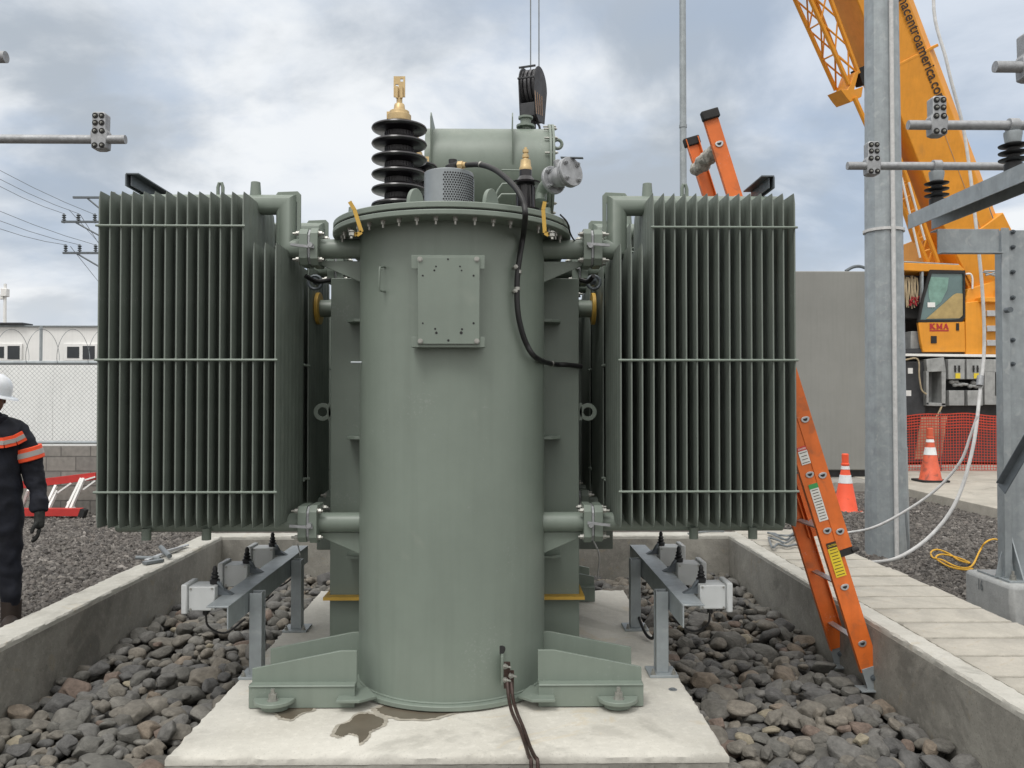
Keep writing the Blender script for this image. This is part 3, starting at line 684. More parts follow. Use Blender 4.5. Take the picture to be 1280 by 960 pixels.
# second thin wire on the right of the lid
m = MB(); m.tube(spline([W(700, 268, 3.8), W(709, 278, 3.82), W(713, 292, 3.9), W(719, 301, 3.98), W(730, 303, 4.0)], 6), .004, 8); m.build('thin_wire', 'black_rubber', T)
# valve on lid
vc = Vector(W(690, 226, 3.82)); ax = Vector((.62, -.78, .12)).normalized()
m = MB(); m.tube(spline([W(676, 250, 3.9), W(677, 240, 3.9), W(682, 231, 3.87), vc], 6), .027, 16); m.build('valve_elbow', 'green', T)
m = MB(); m.cyl(vc, vc+ax*.016, .066, n=32); m.cyl(vc+ax*.016, vc+ax*.045, .04, n=24); m.sph(vc+ax*.06, .048, 20); m.cyl(vc+ax*.07, vc+ax*.105, .04, n=24); v1_ = vc+ax*.105
m.cyl(v1_, v1_+ax*.013, .068, n=32); m.cyl(v1_+ax*.016, v1_+ax*.03, .068, n=32); m.cyl(vc+ax*.06, vc+ax*.06+Vector((-.02,0,.075)), .016, n=12)
va = m.build('drain_valve', 'cast_alu', T, bev=.002)
m = MB(); _, u_, v_ = frame(ax)
for i in range(4):
    a = 2*PI*(i+.5)/4
    m = MB(); bolt(m, v1_+ax*.03+(u_*math.cos(a)+v_*math.sin(a))*.05, ax, .010, .009, .006); m.build('valve_bolt', 'cast_alu', va)
    m = MB(); bolt(m, vc+ax*.016+(u_*math.cos(a)+v_*math.sin(a))*.052, ax, .010, .009, .012); m.build('valve_bolt', 'cast_alu', va)
m = MB(); p = v1_+Vector((0,0,.07)); m.bar(p+Vector((-.03,0,.002)), p+Vector((.07,-.02,-.006)), .022, .004); m.build('valve_lever', 'galv_dark', va)
# conservator
cA = W(535, 215, 6.25); cB = W(684, 215, 6.25); zc = EYE+2.03-.31; m = MB(); rc = .31
m.cyl((cA.x, 6.25, zc), (cB.x, 6.25, zc), rc, n=56); cs = m.build('conservator', 'green', T)
m = MB(); m.cyl((cB.x, 6.25, zc), (cB.x+.018, 6.25, zc), rc+.035, n=48); m.cyl((cB.x+.022, 6.25, zc), (cB.x+.04, 6.25, zc), rc+.035, n=48); m.build('end_flange', 'green', cs, bev=.002)
for i in range(16):
    a = 2*PI*i/16+.15
    if math.sin(a) > 0: continue
    m = MB(); p = Vector((cB.x+.04, 6.25+(rc+.018)*math.sin(a), zc+(rc+.018)*math.cos(a))); bolt(m, p, (1,0,0), .011, .012, .008); m.cyl(p, p-Vector((.075,0,0)), .007, n=8); m.build('flange_bolt', 'bolt', cs)
for px in (538, 640):
    x = W(px, 200, 5.93).x; m = MB(); m.prism([(x, 5.935, zc+.34), (x, 5.90, zc+.30), (x, 5.92, zc), (x, 6.1, zc-.28), (x, 6.3, zc+.2), (x, 6.25, zc+.33)], (.008, 0, 0)); m.build('conservator_rib', 'green', cs)
c = W(657, 165, 6.2); c.z = zc+rc-.01; m = MB(); m.cyl(c, c+Vector((0,0,.085)), .04, n=20); m.cyl(c+Vector((0,0,.02)), c+Vector((0,0,.035)), .07, n=24); m.cyl(c+Vector((0,0,.085)), c+Vector((0,0,.1)), .055, n=24); m.build('filler_cap', 'green', cs)
c = Vector((cB.x+.075, 6.2, WZ(180, 6.2))); m = MB(); m.tube([c+Vector((.033*math.cos(t), 0, .033*math.sin(t))) for t in np.linspace(0, 2*PI, 17)[:-1]], .013, 8, close=True); m.build('lifting_eye', 'green', cs)
for x in (cA.x+.12, cB.x-.12):
    m = MB(); m.box((x-.03, 6.15, ZT-.3), (x+.03, 6.35, zc-.2)); m.build('conservator_leg', 'green', T)
for P in ([W(619, 246, 4.3), W(623, 237, 4.3), W(628, 230, 4.3), W(650, 229, 4.3)], [W(621, 250, 4.2), W(627, 243, 4.2), W(650, 243, 4.2)], [W(627, 212.5, 5.6), W(655, 213, 5.6)]):
    m = MB(); m.tube(P, .006, 8); m.build('breather_pipe', 'green', T)

# radiators
def fin_mesh(z0, z1, name='radiator_fin'):
    # fluted hollow panel: thickness along X, width along Y (0.52 m), straight up
    m = MB(); fl_ = 7; n = 43; half = .26; ths = []
    for i in range(n):
        u = i/(n-1); t = .0032 if (u < .035 or u > .965) else .0028+.0058*abs(math.sin(PI*fl_*(u-.035)/.93))**.7
        ths.append((-half+2*half*u, t))
    levels = [(z0, .16, .965), (z0+.012, .3, .985), (z0+.05, 1, 1), (z1-.05, 1, 1), (z1-.012, .3, .985), (z1, .16, .965)]
    k = 2*n; vs = []
    for z, s, w_ in levels:
        vs += [(t*s, y*w_, z) for y, t in ths]+[(-t*s, y*w_, z) for y, t in reversed(ths)]
    fs = [(j*k+i, j*k+(i+1) % k, (j+1)*k+(i+1) % k, (j+1)*k+i) for j in range(len(levels)-1) for i in range(k)]+[tuple(reversed(range(k))), tuple(range((len(levels)-1)*k, len(levels)*k))]
    m.add(vs, fs)
    me = bpy.data.meshes.new(name); me.from_pydata(m.v, [], m.f); me.polygons.foreach_set('use_smooth', [True]*len(me.polygons)); me.set_sharp_from_angle(angle=math.radians(50)); me.materials.append(M['green_shaded']); return me
zb = EYE-.583; fin_tall = fin_mesh(zb, EYE+.937); fin_short = fin_mesh(zb, EYE+.705)
def radiator(sx, Yc, nf, xin, sp, vis=True):
    def X(x): return XC+sx*x
    zh = EYE+.935; zp = EYE+.722; zl = EYE-.594
    xo = xin+(nf-1)*sp
    m = MB()
    # mitred riser down to the flanged pipe
    m.mitre([(X(xo+.02), Yc, zh), (X(xin+.02), Yc, zh), (X(xin+.02), Yc, zp), (X(xin-.10), Yc, zp)], .048, 28)
    rad = m.build('radiator', 'green', T, bev=0)
    m = MB(); m.cyl((X(xin-.10), Yc, zl), (X(xo+.02), Yc, zl), .045, n=24); m.build('lower_header', 'green', rad)
    for i in range(nf):
        o = bpy.data.objects.new('radiator_fin', fin_short if i < 3 else fin_tall); COL.objects.link(o); o.parent = rad
        o.location = Vector((X(xin+i*sp), Yc, 0))-ORG[T.name]
        o.rotation_euler = (0, 0, math.radians(random.uniform(-.25, .25)))
    for (py, i0) in ((283, 3), (450, 0), (615, 0)):
        z = WZ(py, 3.73)
        for dy in (-.266, .266):
            m = MB(); m.cyl((X(xin+i0*sp-.012), Yc+dy, z), (X(xo+.012), Yc+dy, z), .0055, n=8)
            for i in range(i0, nf): m.sph((X(xin+i*sp), Yc+dy*.99, z), .0085, 6)
            m.build('tie_rod', 'green', rad)
    # lifting plate with a hole near the corner
    m = MB(); x = X(xin-.036); y0 = Yc-.006
    def pz(a, b_): return (X(a), y0, b_)
    hx, hz_ = xin-.018, zh+.035
    m.prism([pz(xin+.085, zh+.03), pz(xin+.06, zh+.062), pz(xin-.035, zh+.066), pz(xin-.05, zh+.05), pz(xin-.05, zp+.06), pz(xin-.03, zp+.04), pz(xin-.03, zh+.01), pz(xin, zh+.045), pz(xin+.03, zh+.045)], (0, .012, 0)); m.build('lifting_plate', 'green', rad, bev=.002)
    for xx, h_ in ((xin+3.4*sp, .06),):
        m = MB(); m.cyl((X(xx), Yc, zh+.03), (X(xx), Yc, zh+.05+h_), .028, .022, 16); m.build('vent_plug', 'green', rad, bev=.002)
    m = MB(); q = Vector((X(xin+7.5*sp), Yc+.1, zh+.03)); m.tube([q+Vector((-.012,0,0)), q+Vector((-.012,0,.08)), q+Vector((-.006,0,.1)), q+Vector((.006,0,.1)), q+Vector((.012,0,.08)), q+Vector((.012,0,0))], .009, 8); m.build('lifting_eye', 'green', rad)
    for xx in (xin+sp*7.6, xin+sp*13.3):
        m = MB()
        if xx < xo: m.cyl((X(xx), Yc-.05, zl-.02), (X(xx), Yc-.05, zl-.075), .022, n=12); m.build('drain_plug', 'green', rad)
    for xx in (xin+sp*9, xin+sp*14):
        if xx < xo: m = MB(); m.box((X(xx)-.014, Yc-.03, zb-.05), (X(xx)+.014, Yc+.0, zb+.05)); m.build('radiator_foot', 'green', rad)
    # pipes and valve flanges to the tank
    for z in (zp, zl):
        m = MB(); m.cyl((X(.40), Yc, z), (X(xin-.15), Yc, z), .047, n=28)
        m.build('pipe', 'green', T)
        for a_, t_, w_, nm, mt in ((.150, .036, .178, 'flange', 'green'), (.113, .012, .165, 'flange_gasket', 'cast_alu'), (.100, .04, .172, 'flange', 'green')):
            x0, x1 = X(xin-a_), X(xin-a_+t_); m = MB(); c_ = .028; h = w_/2
            pr = [(min(x0, x1), Yc+u*h*1, z+v*h*1) for u, v in ((-1+c_/h, -1), (1-c_/h, -1), (1, -1+c_/h), (1, 1-c_/h), (1-c_/h, 1), (-1+c_/h, 1), (-1, 1-c_/h), (-1, -1+c_/h))]
            m.prism(pr, (abs(x1-x0), 0, 0)); fo = m.build(nm, mt, T, bev=.002)
        for u in (-1, 1):
            for v in (-1, 1):
                m = MB(); p = Vector((X(xin-.06), Yc+u*.062, z+v*.062)); bolt(m, p, (sx, 0, 0), .012, .014, .016); m.build('flange_bolt', 'bolt', T); m = MB(); p2 = Vector((X(xin-.15), Yc+u*.062, z+v*.062)); bolt(m, p2, (-sx, 0, 0), .012, .014, .008); m.build('flange_bolt', 'bolt', T)
        m = MB(); m.bar((X(xin-.135), Yc-.10, z+.01*sx), (X(xin-.03), Yc-.115, z+.0), .012, .012); m.cyl((X(xin-.12), Yc-.09, z), (X(xin-.12), Yc-.115, z), .012, n=10)
        m.build('valve_handle', 'cast_alu', T)
sp = .0496
xin = XC-W(344, 450, 3.74).x
xinr = W(776, 450, 3.74).x-XC
radiator(-1, 4.0, 17, xin, sp); radiator(1, 4.0, 17, xinr, sp)
radiator(-1, 4.64, 14, xin, sp); radiator(1, 4.64, 9, xinr, sp); radiator(1, 5.28, 7, xinr, sp)
# black bracing channels lying over the outer fins
for sx, px, y0, y1 in ((-1, 165, 3.92, 4.45), (1, 960, 3.92, 4.22)):
    x = W(px, 230, 3.92).x; z = EYE+1.06; m = MB(); m.box((x-.03, y0, z), (x+.03, y1, z+.006)); m.box((x-sx*-.03-.003, y0, z-.055), (x-sx*-.03+.003, y1, z)); m.box((x+sx*.012-.003, y0+.02, z-.05), (x+sx*.012+.003, y1, z-.001)); m.build('bracing_channel', 'galv_dark', T)
# low dark machinery between the radiators (valves behind)
for sx in (-1, 1):
    for py in (353,):
        c = W(394 if sx < 0 else 742, py, 4.35); m = MB(); m.tube([c+Vector((.035*math.cos(t), 0, .035*math.sin(t))) for t in np.linspace(0, 2*PI, 15)[:-1]], .008, 8, close=True); m.cyl(c, c+Vector((0,.06,0)), .014, n=10); bolt(m, c+Vector((0,-.01,0.01)), (0,-1,0), .012, .014, .01); m.build('hand_wheel', 'galv_dark', T)
    pts_ = [W(382 if sx < 0 else 742, 345, 4.25), W(396 if sx < 0 else 735, 352, 4.3), W(413 if sx < 0 else 726, 350, 4.35)]
    m = MB(); m.tube(spline(pts_, 6), .012, 8); m.build('conduit', 'black_rubber', T)
# ground terminal and copper cables
p = surf(627, 812, 0); m = MB(); m.cyl(p+Vector((0,.02,0)), p+Vector((-.003,-.006,0)), .018, n=20); m.build('ground_hole', 'gasket', T)
p = surf(628, 835, 0); m = MB(); m.box((p.x-.006, p.y-.045, p.z-.06), (p.x+.004, p.y+.02, p.z+.065)); gl = m.build('ground_pad', 'green', T, bev=.0015)
m = MB(); m.box((p.x+.006, p.y-.06, p.z-.07), (p.x+.034, p.y-.052, p.z+.045)); m.box((p.x+.028, p.y-.065, p.z-.09), (p.x+.05, p.y-.057, p.z+.01)); m.build('ground_lug', 'copper_cable', gl, bev=.001)
for dz, dx in ((.028, .02), (-.03, .02), (-.012, .045)):
    m = MB(); bolt(m, Vector((p.x+dx-.01, p.y-.065, p.z+dz)), (.6,-.6,.1), .009, .01, .022); m.build('lug_bolt', 'bolt', gl)
gc = thing('ground_cable', WG(655, 925, PAD), 'pair of dark copper earth cables running from the tank front over the pad', 'cable')
for ofs in (0, 5):
    P = [W(634+ofs, 853, 3.55), W(636+ofs, 872, 3.50), W(640+ofs*1.2, 890, 3.42), W(650+ofs, 912, 3.34), W(657+ofs*1.0, 932, 3.24), W(661+ofs*1.4, 945, 3.135), W(664+ofs*1.6, 952, 3.10), W(663+ofs*1.8, 975, 3.08), W(662+ofs*2, 1010, 3.06)]
    m = MB(); Pp = spline(P, 10); m.tube(Pp, .0075, 10); m.build('cable_strand', 'copper_cable', gc)

# ------------------------------------------------------------ counter racks
def rack(sx, label):
    def X(x): return x if sx > 0 else -.40-x
    r = thing('steel_rack', (X(.8), 4.45, PAD), label, 'steel rack')
    for Y in (4.06, 4.86):
        m = MB(); x = X(.79); m.box((x-.03, Y-.006, PAD+.012), (x+.03, Y, PAD+.405)); m.box((x+.024*-sx*1-.003, Y, PAD+.012), (x+.024*-sx*1+.003, Y+.055, PAD+.405)); m.box((x-.03, Y+.055, PAD+.012), (x+.03, Y+.061, PAD+.405)); po = m.build('post', 'galv', r, bev=.0015)
        m = MB(); m.box((x-.07, Y-.05, PAD), (x+.07, Y+.10, PAD+.012)); bp_ = m.build('base_plate', 'galv', po, bev=.002)
        for u in (-.05, .05): m = MB(); bolt(m, Vector((x+u, Y-.03, PAD+.012)), (0,0,1), .01, .012, .012); m.build('anchor_bolt', 'bolt', po)
    zt = PAD+.415; a, b_ = X(.825), X(.925)
    m = MB(); m.box((min(a, b_), 3.76, zt-.007), (max(a, b_), 5.3, zt)); m.box((min(a, a+sx*.007), 3.76, zt-.105), (max(a, a+sx*.007), 5.3, zt-.007)); m.build('angle_beam', 'galv', r, bev=.0015)
    for Y in (4.0, 4.5, 5.0):
        x0 = X(.945); x1 = X(1.07); m = MB(); z = zt-.065
        m.box((min(x0,x1), Y-.07, z), (max(x0,x1), Y+.05, z+.115)); bo = m.build('counter_box', 'box_grey', r, bev=.006)
        m = MB(); xa, xb = x1, x1+sx*.028; m.prism([(xa, Y-.085, z-.012), (xa, Y+.065, z-.012), (xa, Y+.065, z+.127), (xa, Y-.085, z+.127)], (xb-xa, 0, 0)); m.build('box_cover', 'box_grey', bo, bev=.006)
        for dy, dz in ((-.06, .01), (.04, .01), (-.06, .105), (.04, .105)):
            m = MB(); m.cyl((x0+sx*.012+sx*.1*(dy > 0), Y-.0705, z+dz), (x0+sx*.012+sx*.1*(dy > 0), Y-.074, z+dz), .005, n=10); m.build('box_screw', 'bolt', bo)
        m = MB(); m.cyl(((x0+x1)/2, Y-.01, z), ((x0+x1)/2, Y-.01, z-.03), .014, n=12); m.tube(spline([Vector(((x0+x1)/2, Y-.01, z-.02)), Vector(((x0+x1)/2-sx*.01, Y, z-.09)), Vector(((x0+x1)/2-sx*.08, Y+.03, z-.13)), Vector((X(.84), Y+.06, z-.07))], 5), .005, 8); m.build('cable_gland', 'black_rubber', bo)
        m = MB(); c = Vector((X(.965), Y-.01, zt+.05)); m.lathe([(.022, 0), (.024, .02), (.014, .026), (.02, .034), (.012, .042), (.017, .05), (.01, .058), (.012, .07), (.006, .085)], c, n=16); m.build('counter_bushing', 'black_rubber', bo)
        m = MB(); m.tube(spline([c+Vector((0,0,.02)), c+Vector((-sx*.03,-.015,.0)), c+Vector((-sx*.05,-.01,-.04)), Vector((X(.905), Y-.02, zt+.003))], 5), .008, 8); m.prism([(X(.875), Y-.03, zt), (X(.945), Y-.03, zt), (X(.955), Y-.03, zt+.045)], (0,.035,0)); m.build('counter_bracket', 'galv_dark', bo)
    return r
rack(-1, 'galvanised steel rack with three white boxes left of the transformer')
rack(1, 'galvanised steel rack with three white boxes right of the transformer')
for nm, pts, r_, mt, lab in (
    ('loose_cable', [W(790, 700, 5.0), W(792, 730, 5.0), W(797, 765, 4.9), W(806, 790, 4.7), W(815, 798, 4.6), W(820, 788, 4.6)], .009, 'black_rubber', 'black cable hanging in a loop by the right steel rack'),
    ('loose_cable', [W(742, 676, 5.2), W(749, 695, 5.25), W(747, 722, 5.3)], .005, 'white_cable', 'thin white cable hanging below the right lower flange'),
    ('loose_cable', [W(372, 680, 5.0), W(376, 697, 5.0), W(379, 722, 5.0)], .004, 'white_cable', 'thin white cable hanging beside the left steel rack'),
    ('loose_cable', [W(330, 740, 4.35), W(326, 770, 4.38), W(331, 795, 4.38), W(327, 815, 4.3)], .009, 'black_rubber', 'dark cable hanging behind the front post of the left rack')):
    m = MB(); m.tube(spline(pts, 8), r_, 8); m.build(nm, mt, label=lab, cat='cable')

# ------------------------------------------------------------ orange extension ladder
L0 = WG(1094.5, 862, STONE+.04); L0 = W(1094.5, 858, 4.30)
u = Vector((-.300, .02, 1)).normalized(); wv = Vector((0, 1, 0)); wv = (wv-u*wv.dot(u)).normalized(); nv = wv.cross(u).normalized()  # nv points to the right, up
if nv.x < 0: nv = -nv
ld = thing('extension_ladder', L0, 'orange fibreglass extension ladder leaning in the pit beside the right radiator', 'ladder')
def rail(o0, s0, s1, name, mt='orange_rail', web=.098, wd=.41, side=0):
    m = MB(); c = o0; t = .005; fl2 = .03; dirn = 1 if side == 0 else -1
    def pt(s, n, w_): return c+u*s+nv*n+wv*w_
    for (n0, n1, w0, w1) in ((-web/2, web/2, 0, t), (-web/2, -web/2+t, t, fl2), (web/2-t, web/2, t, fl2)):
        vs = [pt(s, n, w_*dirn) for s in (s0, s1) for (n, w_) in ((n0, w0), (n1, w0), (n1, w1), (n0, w1))]
        m.add(vs, [(0,1,2,3),(7,6,5,4),(0,4,5,1),(1,5,6,2),(2,6,7,3),(3,7,4,0)])
    return m.build(name, mt, ld, bev=.001)
wid = .425
b0 = L0; b1 = L0+wv*wid
fo = nv*.062-wv*.004; f0 = L0+fo; f1_ = L0+nv*.062+wv*(wid+.004)
s_rung = [.23+.3048*i for i in range(8)]
rl = rail(b0, .085, 2.44, 'rail'); rail(b1, .085, 2.44, 'rail', side=1)
fs0, fs1 = .725, 3.13
rail(f0, fs0, fs1, 'fly_rail', web=.076); rail(f1_, fs0, fs1, 'fly_rail', side=1, web=.076)
# rungs with D-shaped aluminium ends
def rung(o0, s, w0, w1):
    c = o0+u*s; m = MB(); pr = []
    for i in range(13):
        a = PI*i/12; pr.append((.0155*math.cos(a), -.0175*math.sin(a)))
    up = Vector((0,0,1)); sd = nv
    P = [c+u*(b_+.008)+nv*a_ for a_, b_ in pr]
    m.prism([p+wv*w0 for p in P], wv*(w1-w0)); o = m.build('rung', 'alu', ld)
    m = MB(); P = [c+u*(.0205*math.sin(2*PI*i/20) if math.sin(2*PI*i/20) < 0 else .012*math.sin(2*PI*i/20))+u*.004+nv*.0225*math.cos(2*PI*i/20) for i in range(20)]; m.prism([p+wv*(w0-.004) for p in P], wv*.004)
    m.build('rung_collar', 'alu', o, bev=.001)
    m = MB(); P = [c+u*(b_*.78+.006)+nv*a_*.78 for a_, b_ in pr]; m.prism([p+wv*(w0-.0055) for p in P], wv*.001); m.build('rung_hollow', 'gasket', o)
for s in s_rung: rung(b0, s, -.001, wid)
for s in [.23+.3048*i for i in range(2, 10)]:
    rung(f0, s-.022, -.001, wid+.008)
# feet
for c, sgn in ((b0, 1), (b1, -1)):
    m = MB(); a = c+u*.0
    P = [c+u*.105-nv*.045-wv*.006*sgn, c+u*.105+nv*.045-wv*.006*sgn, c+u*.0+nv*.062-wv*.006*sgn, c-u*.015-nv*.045-wv*.006*sgn]; m.prism(P, wv*.004*sgn)
    base = c+u*0; m.box((base.x-.085, base.y-.03+(0 if sgn > 0 else -.03), base.z-.022), (base.x+.065, base.y+.06+(0 if sgn > 0 else -.03), base.z-.014))
    ft = m.build('foot', 'galv', ld, bev=.001)
    m = MB(); bolt(m, c+u*.05-wv*.008, -wv, .012, .008, .006); bolt(m, c+u*.02+nv*.03-wv*.008, -wv, .008, .006, .004); m.build('foot_bolt', 'galv_dark', ft)
m = MB(); e = f0+u*(fs0-.02); m.bar(e-nv*.036+wv*.008, e+nv*.038+wv*.008, .014, .035, u); m.cyl(e+nv*.03+wv*.0, e+nv*.065+wv*.0, .011, n=12); m.build('fly_foot', 'gasket', ld)
for c in (f0, f1_):
    e = c+u*(fs1-.015); m = MB(); m.bar(e-nv*.047, e+nv*.047, .04, .05, u); m.build('rail_cap', 'gasket', ld, bev=.006)
# labels on the near rail
def rlabel(s, h, w_, mt, head, hm, nm='warning_label', rows=5, c=None, n0=0):
    c = b0 if c is None else c; base = c+u*s+nv*n0-wv*.0025
    m = MB(); m.prism([base-u*h/2-nv*w_/2, base-u*h/2+nv*w_/2, base+u*h/2+nv*w_/2, base+u*h/2-nv*w_/2], -wv*.0006); o = m.build(nm, mt, ld)
    m = MB(); base2 = base+u*(h/2-head/2)-wv*.0007; m.prism([base2-u*head/2-nv*w_/2, base2-u*head/2+nv*w_/2, base2+u*head/2+nv*w_/2, base2+u*head/2-nv*w_/2], -wv*.0005); m.build('label_header', hm, o)
    m = MB()
    for i in range(rows):
        q = base+u*(h/2-head-(i+.6)*(h-head)/rows*.97)-wv*.0007; hw = w_*random.uniform(.3, .42)
        m.prism([q-u*.0018-nv*hw, q-u*.0018+nv*hw, q+u*.0018+nv*hw, q+u*.0018-nv*hw], -wv*.0003)
    m.build('label_print', 'dark_text', o)
rlabel(s_rung[3]+.105, .095, .05, 'label_white', .022, 'red', rows=4)
rlabel(s_rung[2]+.155, .20, .05, 'label_white', .025, 'label_green', rows=11)
rlabel(s_rung[1]+.150, .185, .056, 'label_yellow', .03, 'dark_text', rows=9)
rlabel(s_rung[4]+.12, .06, .04, 'label_yellow', .012, 'dark_text', rows=3)
t = text_mb('DANGER', b0+u*(s_rung[3]+.105+.0475-.016)-nv*.021-wv*.0040, nv, u, .013, width=.042); t.build('label_text', 'label_white', ld)
t = text_mb('CAUTION', b0+u*(s_rung[1]+.150+.0925-.022)-nv*.023-wv*.0040, nv, u, .015, width=.046); t.build('label_text', 'label_yellow', ld)
# padding tied to the top rung
rg = MB(); pr = []
pa = W(868, 214, f0.y+.40); pb = W(899, 184, f0.y+.07)
npts = 22
for i in range(npts):
    t_ = i/(npts-1); rr = .034+.010*math.sin(PI*t_)+random.uniform(-.006, .006); pr.append((pa.lerp(pb, t_), rr))
rg.tube([p+Vector((0, 0, random.uniform(-.008, .008))) for p, r in pr], [r for p, r in pr], 18)
ro_ = rg.build('padding_wrap', 'rag', org=pa, label='dirty grey cloth padding wrapped round the top rung of the orange ladder', cat='cloth padding')
dm = ro_.modifiers.new('d', 'SUBSURF'); dm.levels = 1; dm.render_levels = 1
tx = bpy.data.textures.new('cl', 'CLOUDS'); tx.noise_scale = .03; dd = ro_.modifiers.new('disp', 'DISPLACE'); dd.texture = tx; dd.strength = .018; dd.mid_level = .5

# ------------------------------------------------------------ bus structure, right
bs = thing('bus_support', (3.6, 5.95, 0), 'galvanised steel bus bar support standing on a concrete footing at the right edge', 'bus support')
m = MB(); m.box((3.54, 5.72, -.02), (4.35, 6.30, .30)); m.build('footing', 'footing_concrete', bs, bev=.03)
m = MB(); m.box((3.58, 5.80, .30), (4.2, 6.20, .315)); m.build('base_plate', 'galv', bs, bev=.002)
zT = EYE+1.23
m = MB(); xa = W(1253, 400, 5.9).x; m.box((xa, 5.90, .315), (xa+.055, 5.91, zT)); m.box((xa+.045, 5.91, .315), (xa+.055, 6.06, zT)); m.box((xa+.055, 5.98, .315), (xa+.5, 5.992, zT)); m.box((xa+.5, 5.9, .315), (xa+.51, 6.06, zT)); po = m.build('post', 'galv', bs, bev=.002)
m = MB(); m.prism([(xa-.05, 5.93, .315), (xa, 5.93, .315), (xa, 5.93, .50), (xa-.025, 5.93, .42)], (0, .01, 0)); m.prism([(xa+.07, 5.80, .315), (xa+.07, 5.9, .315), (xa+.07, 5.98, .62), (xa+.07, 5.95, .62)], (.01, 0, 0)); m.build('gusset', 'galv', po)
for y, z in ((5.86, 0), (5.86, 1)):
    m = MB(); q = Vector((xa+.02+z*.12, 5.84, .315)); bolt(m, q, (0,0,1), .02, .03, .03); m.build('anchor_bolt', 'bolt', po)
for py in (290, 309, 340, 372, 425, 455):
    m = MB(); q = W(1266, py, 5.975); bolt(m, q, (0,-1,0), .013, .014, .01); m.build('post_bolt', 'galv_dark', po)
m = MB(); x0 = W(1172, 300, 5.92).x; zt, zb_ = EYE+1.225, EYE+1.045; m.box((x0, 5.92, zb_), (xa-.003, 5.928, zt)); m.box((x0, 5.928, zt-.008), (xa-.003, 6.02, zt)); m.box((x0, 5.86, zb_-.004), (xa-.003, 5.92, zb_+.004)); m.build('cross_beam', 'galv', bs, bev=.002)
m = MB(); X0, X1 = 2.955, 3.135; za = EYE+1.228; m.box((X0, 3.4, za), (X0+.008, 5.95, za+.105)); m.box((X0+.008, 3.4, za+.097), (X1-.008, 5.95, za+.105)); m.box((X1-.008, 3.4, za), (X1, 5.95, za+.105)); m.build('long_beam', 'galv', bs)
m = MB(); m.bar(W(1252, 612, 5.75), W(1300, 530, 5.5), .006, .11, (0, 1, 0)); m.bar(W(1252, 605, 5.75), W(1300, 523, 5.5), .08, .006, (0, 1, 0)); m.build('diagonal_brace', 'galv_dark', bs)
m = MB(); c = W(1258, 388, 5.88); m.cyl(c, c+Vector((-.0,-.05,0)), .02, n=12); m.build('hose_clip', 'galv_dark', bs)
# marks on the footing
t = text_mb('16', (3.536, 6.12, .19), (0,-1,0), (0,.02,1), .11, width=.07); t.build('footing_mark', 'wire_grey', bs)
def insulator(Y, nm, parent):
    c = Vector((3.035, Y, EYE+1.333)); m = MB(); prof = [(.05, 0), (.05, .055)]
    for i in range(3): h = .055+i*.042; prof += [(.035, h), (.036, h+.012), (.078, h+.022), (.08, h+.027), (.05, h+.036)]
    prof += [(.035, .185)]; m.lathe(prof, c, n=32); ins = m.build(nm, 'black_rubber', parent, sharp=60)
    m = MB(); m.lathe([(.045, -.003), (.045, .052), (.04, .054)], c, n=28); m.build('insulator_foot', 'galv', ins); m = MB(); m.lathe([(.042, .18), (.044, .19), (.05, .23), (.05, .245), (.02, .247), (.016, .26)], c, n=28); m.build('insulator_cap', 'galv', ins, bev=.001)
    m = MB(); k_ = c+Vector((0,0,.285)); m.cyl(k_-Vector((.028,0,0)), k_+Vector((.028,0,0)), .042, n=24); m.box((k_.x-.016, k_.y-.02, k_.z-.045), (k_.x+.016, k_.y+.02, k_.z-.02)); m.build('bar_clamp', 'cast_alu', ins, bev=.003)
    return k_
zbar = None
for Y, lab in ((5.70, 'aluminium bus bar ending before the faceted pole, lowest of three on the right'), (4.84, 'aluminium bus bar ending in front of the crane boom, above the lowest one'), (3.98, 'aluminium bus bar end at the upper right corner, highest of the three')):
    k_ = insulator(Y, 'insulator', bs); zbar = k_.z
    bb2 = thing('bus_bar', (2.4, Y, zbar), lab, 'bus bar', 'aluminium bus bars')
    m = MB(); m.cyl((2.41, Y, zbar), (5.2, Y, zbar), .0275, n=24); bt = m.build('tube', 'cast_alu', bb2)
    def padclamp(x, Y, par, s=1):
        m = MB(); m.prism([(x-.045, Y-.03, zbar-.06), (x-.02, Y-.03, zbar-.068), (x+.02, Y-.03, zbar-.068), (x+.045, Y-.03, zbar-.06), (x+.052, Y-.03, zbar+.04), (x+.04, Y-.03, zbar+.06), (x+.042, Y-.03, zbar+.155), (x+.03, Y-.03, zbar+.165), (x-.03, Y-.03, zbar+.165), (x-.042, Y-.03, zbar+.155), (x-.04, Y-.03, zbar+.06), (x-.052, Y-.03, zbar+.04)], (0, .075, 0)); cl = m.build('pad_clamp', 'cast_alu', par, bev=.006)
        for (dx, dz) in ((-.022, -.045), (.022, -.045), (-.022, .045), (.022, .045), (-.02, .095), (.02, .095), (-.02, .14), (.02, .14)):
            m = MB(); p = Vector((x+dx, Y-.03, zbar+dz)); m.lathe([(.018, .0), (.018, .003), (.013, .004), (.013, .003)], p, (0,-1,0), n=16); m.build('bolt_recess', 'gasket', cl)
            m = MB(); m.cyl(p, p+Vector((0,-.008,0)), .0075, n=6); m.cyl(p+Vector((0,-.008,0)), p+Vector((0,-.016,0)), .004, n=8); m.build('clamp_bolt', 'bolt', cl)
    padclamp(2.585, Y, bb2)
for Y, lab in ((5.18, 'long aluminium bus bar coming in from the left edge above the white building'), (3.93, 'bus bar end just showing at the upper left edge')):
    bb2 = thing('bus_bar', (-2.4, Y, zbar), lab, 'bus bar', 'aluminium bus bars')
    m = MB(); m.cyl((-5.4, Y, zbar), (-2.345, Y, zbar), .0275, n=24); m.build('tube', 'cast_alu', bb2); padclamp(-2.50, Y, bb2)

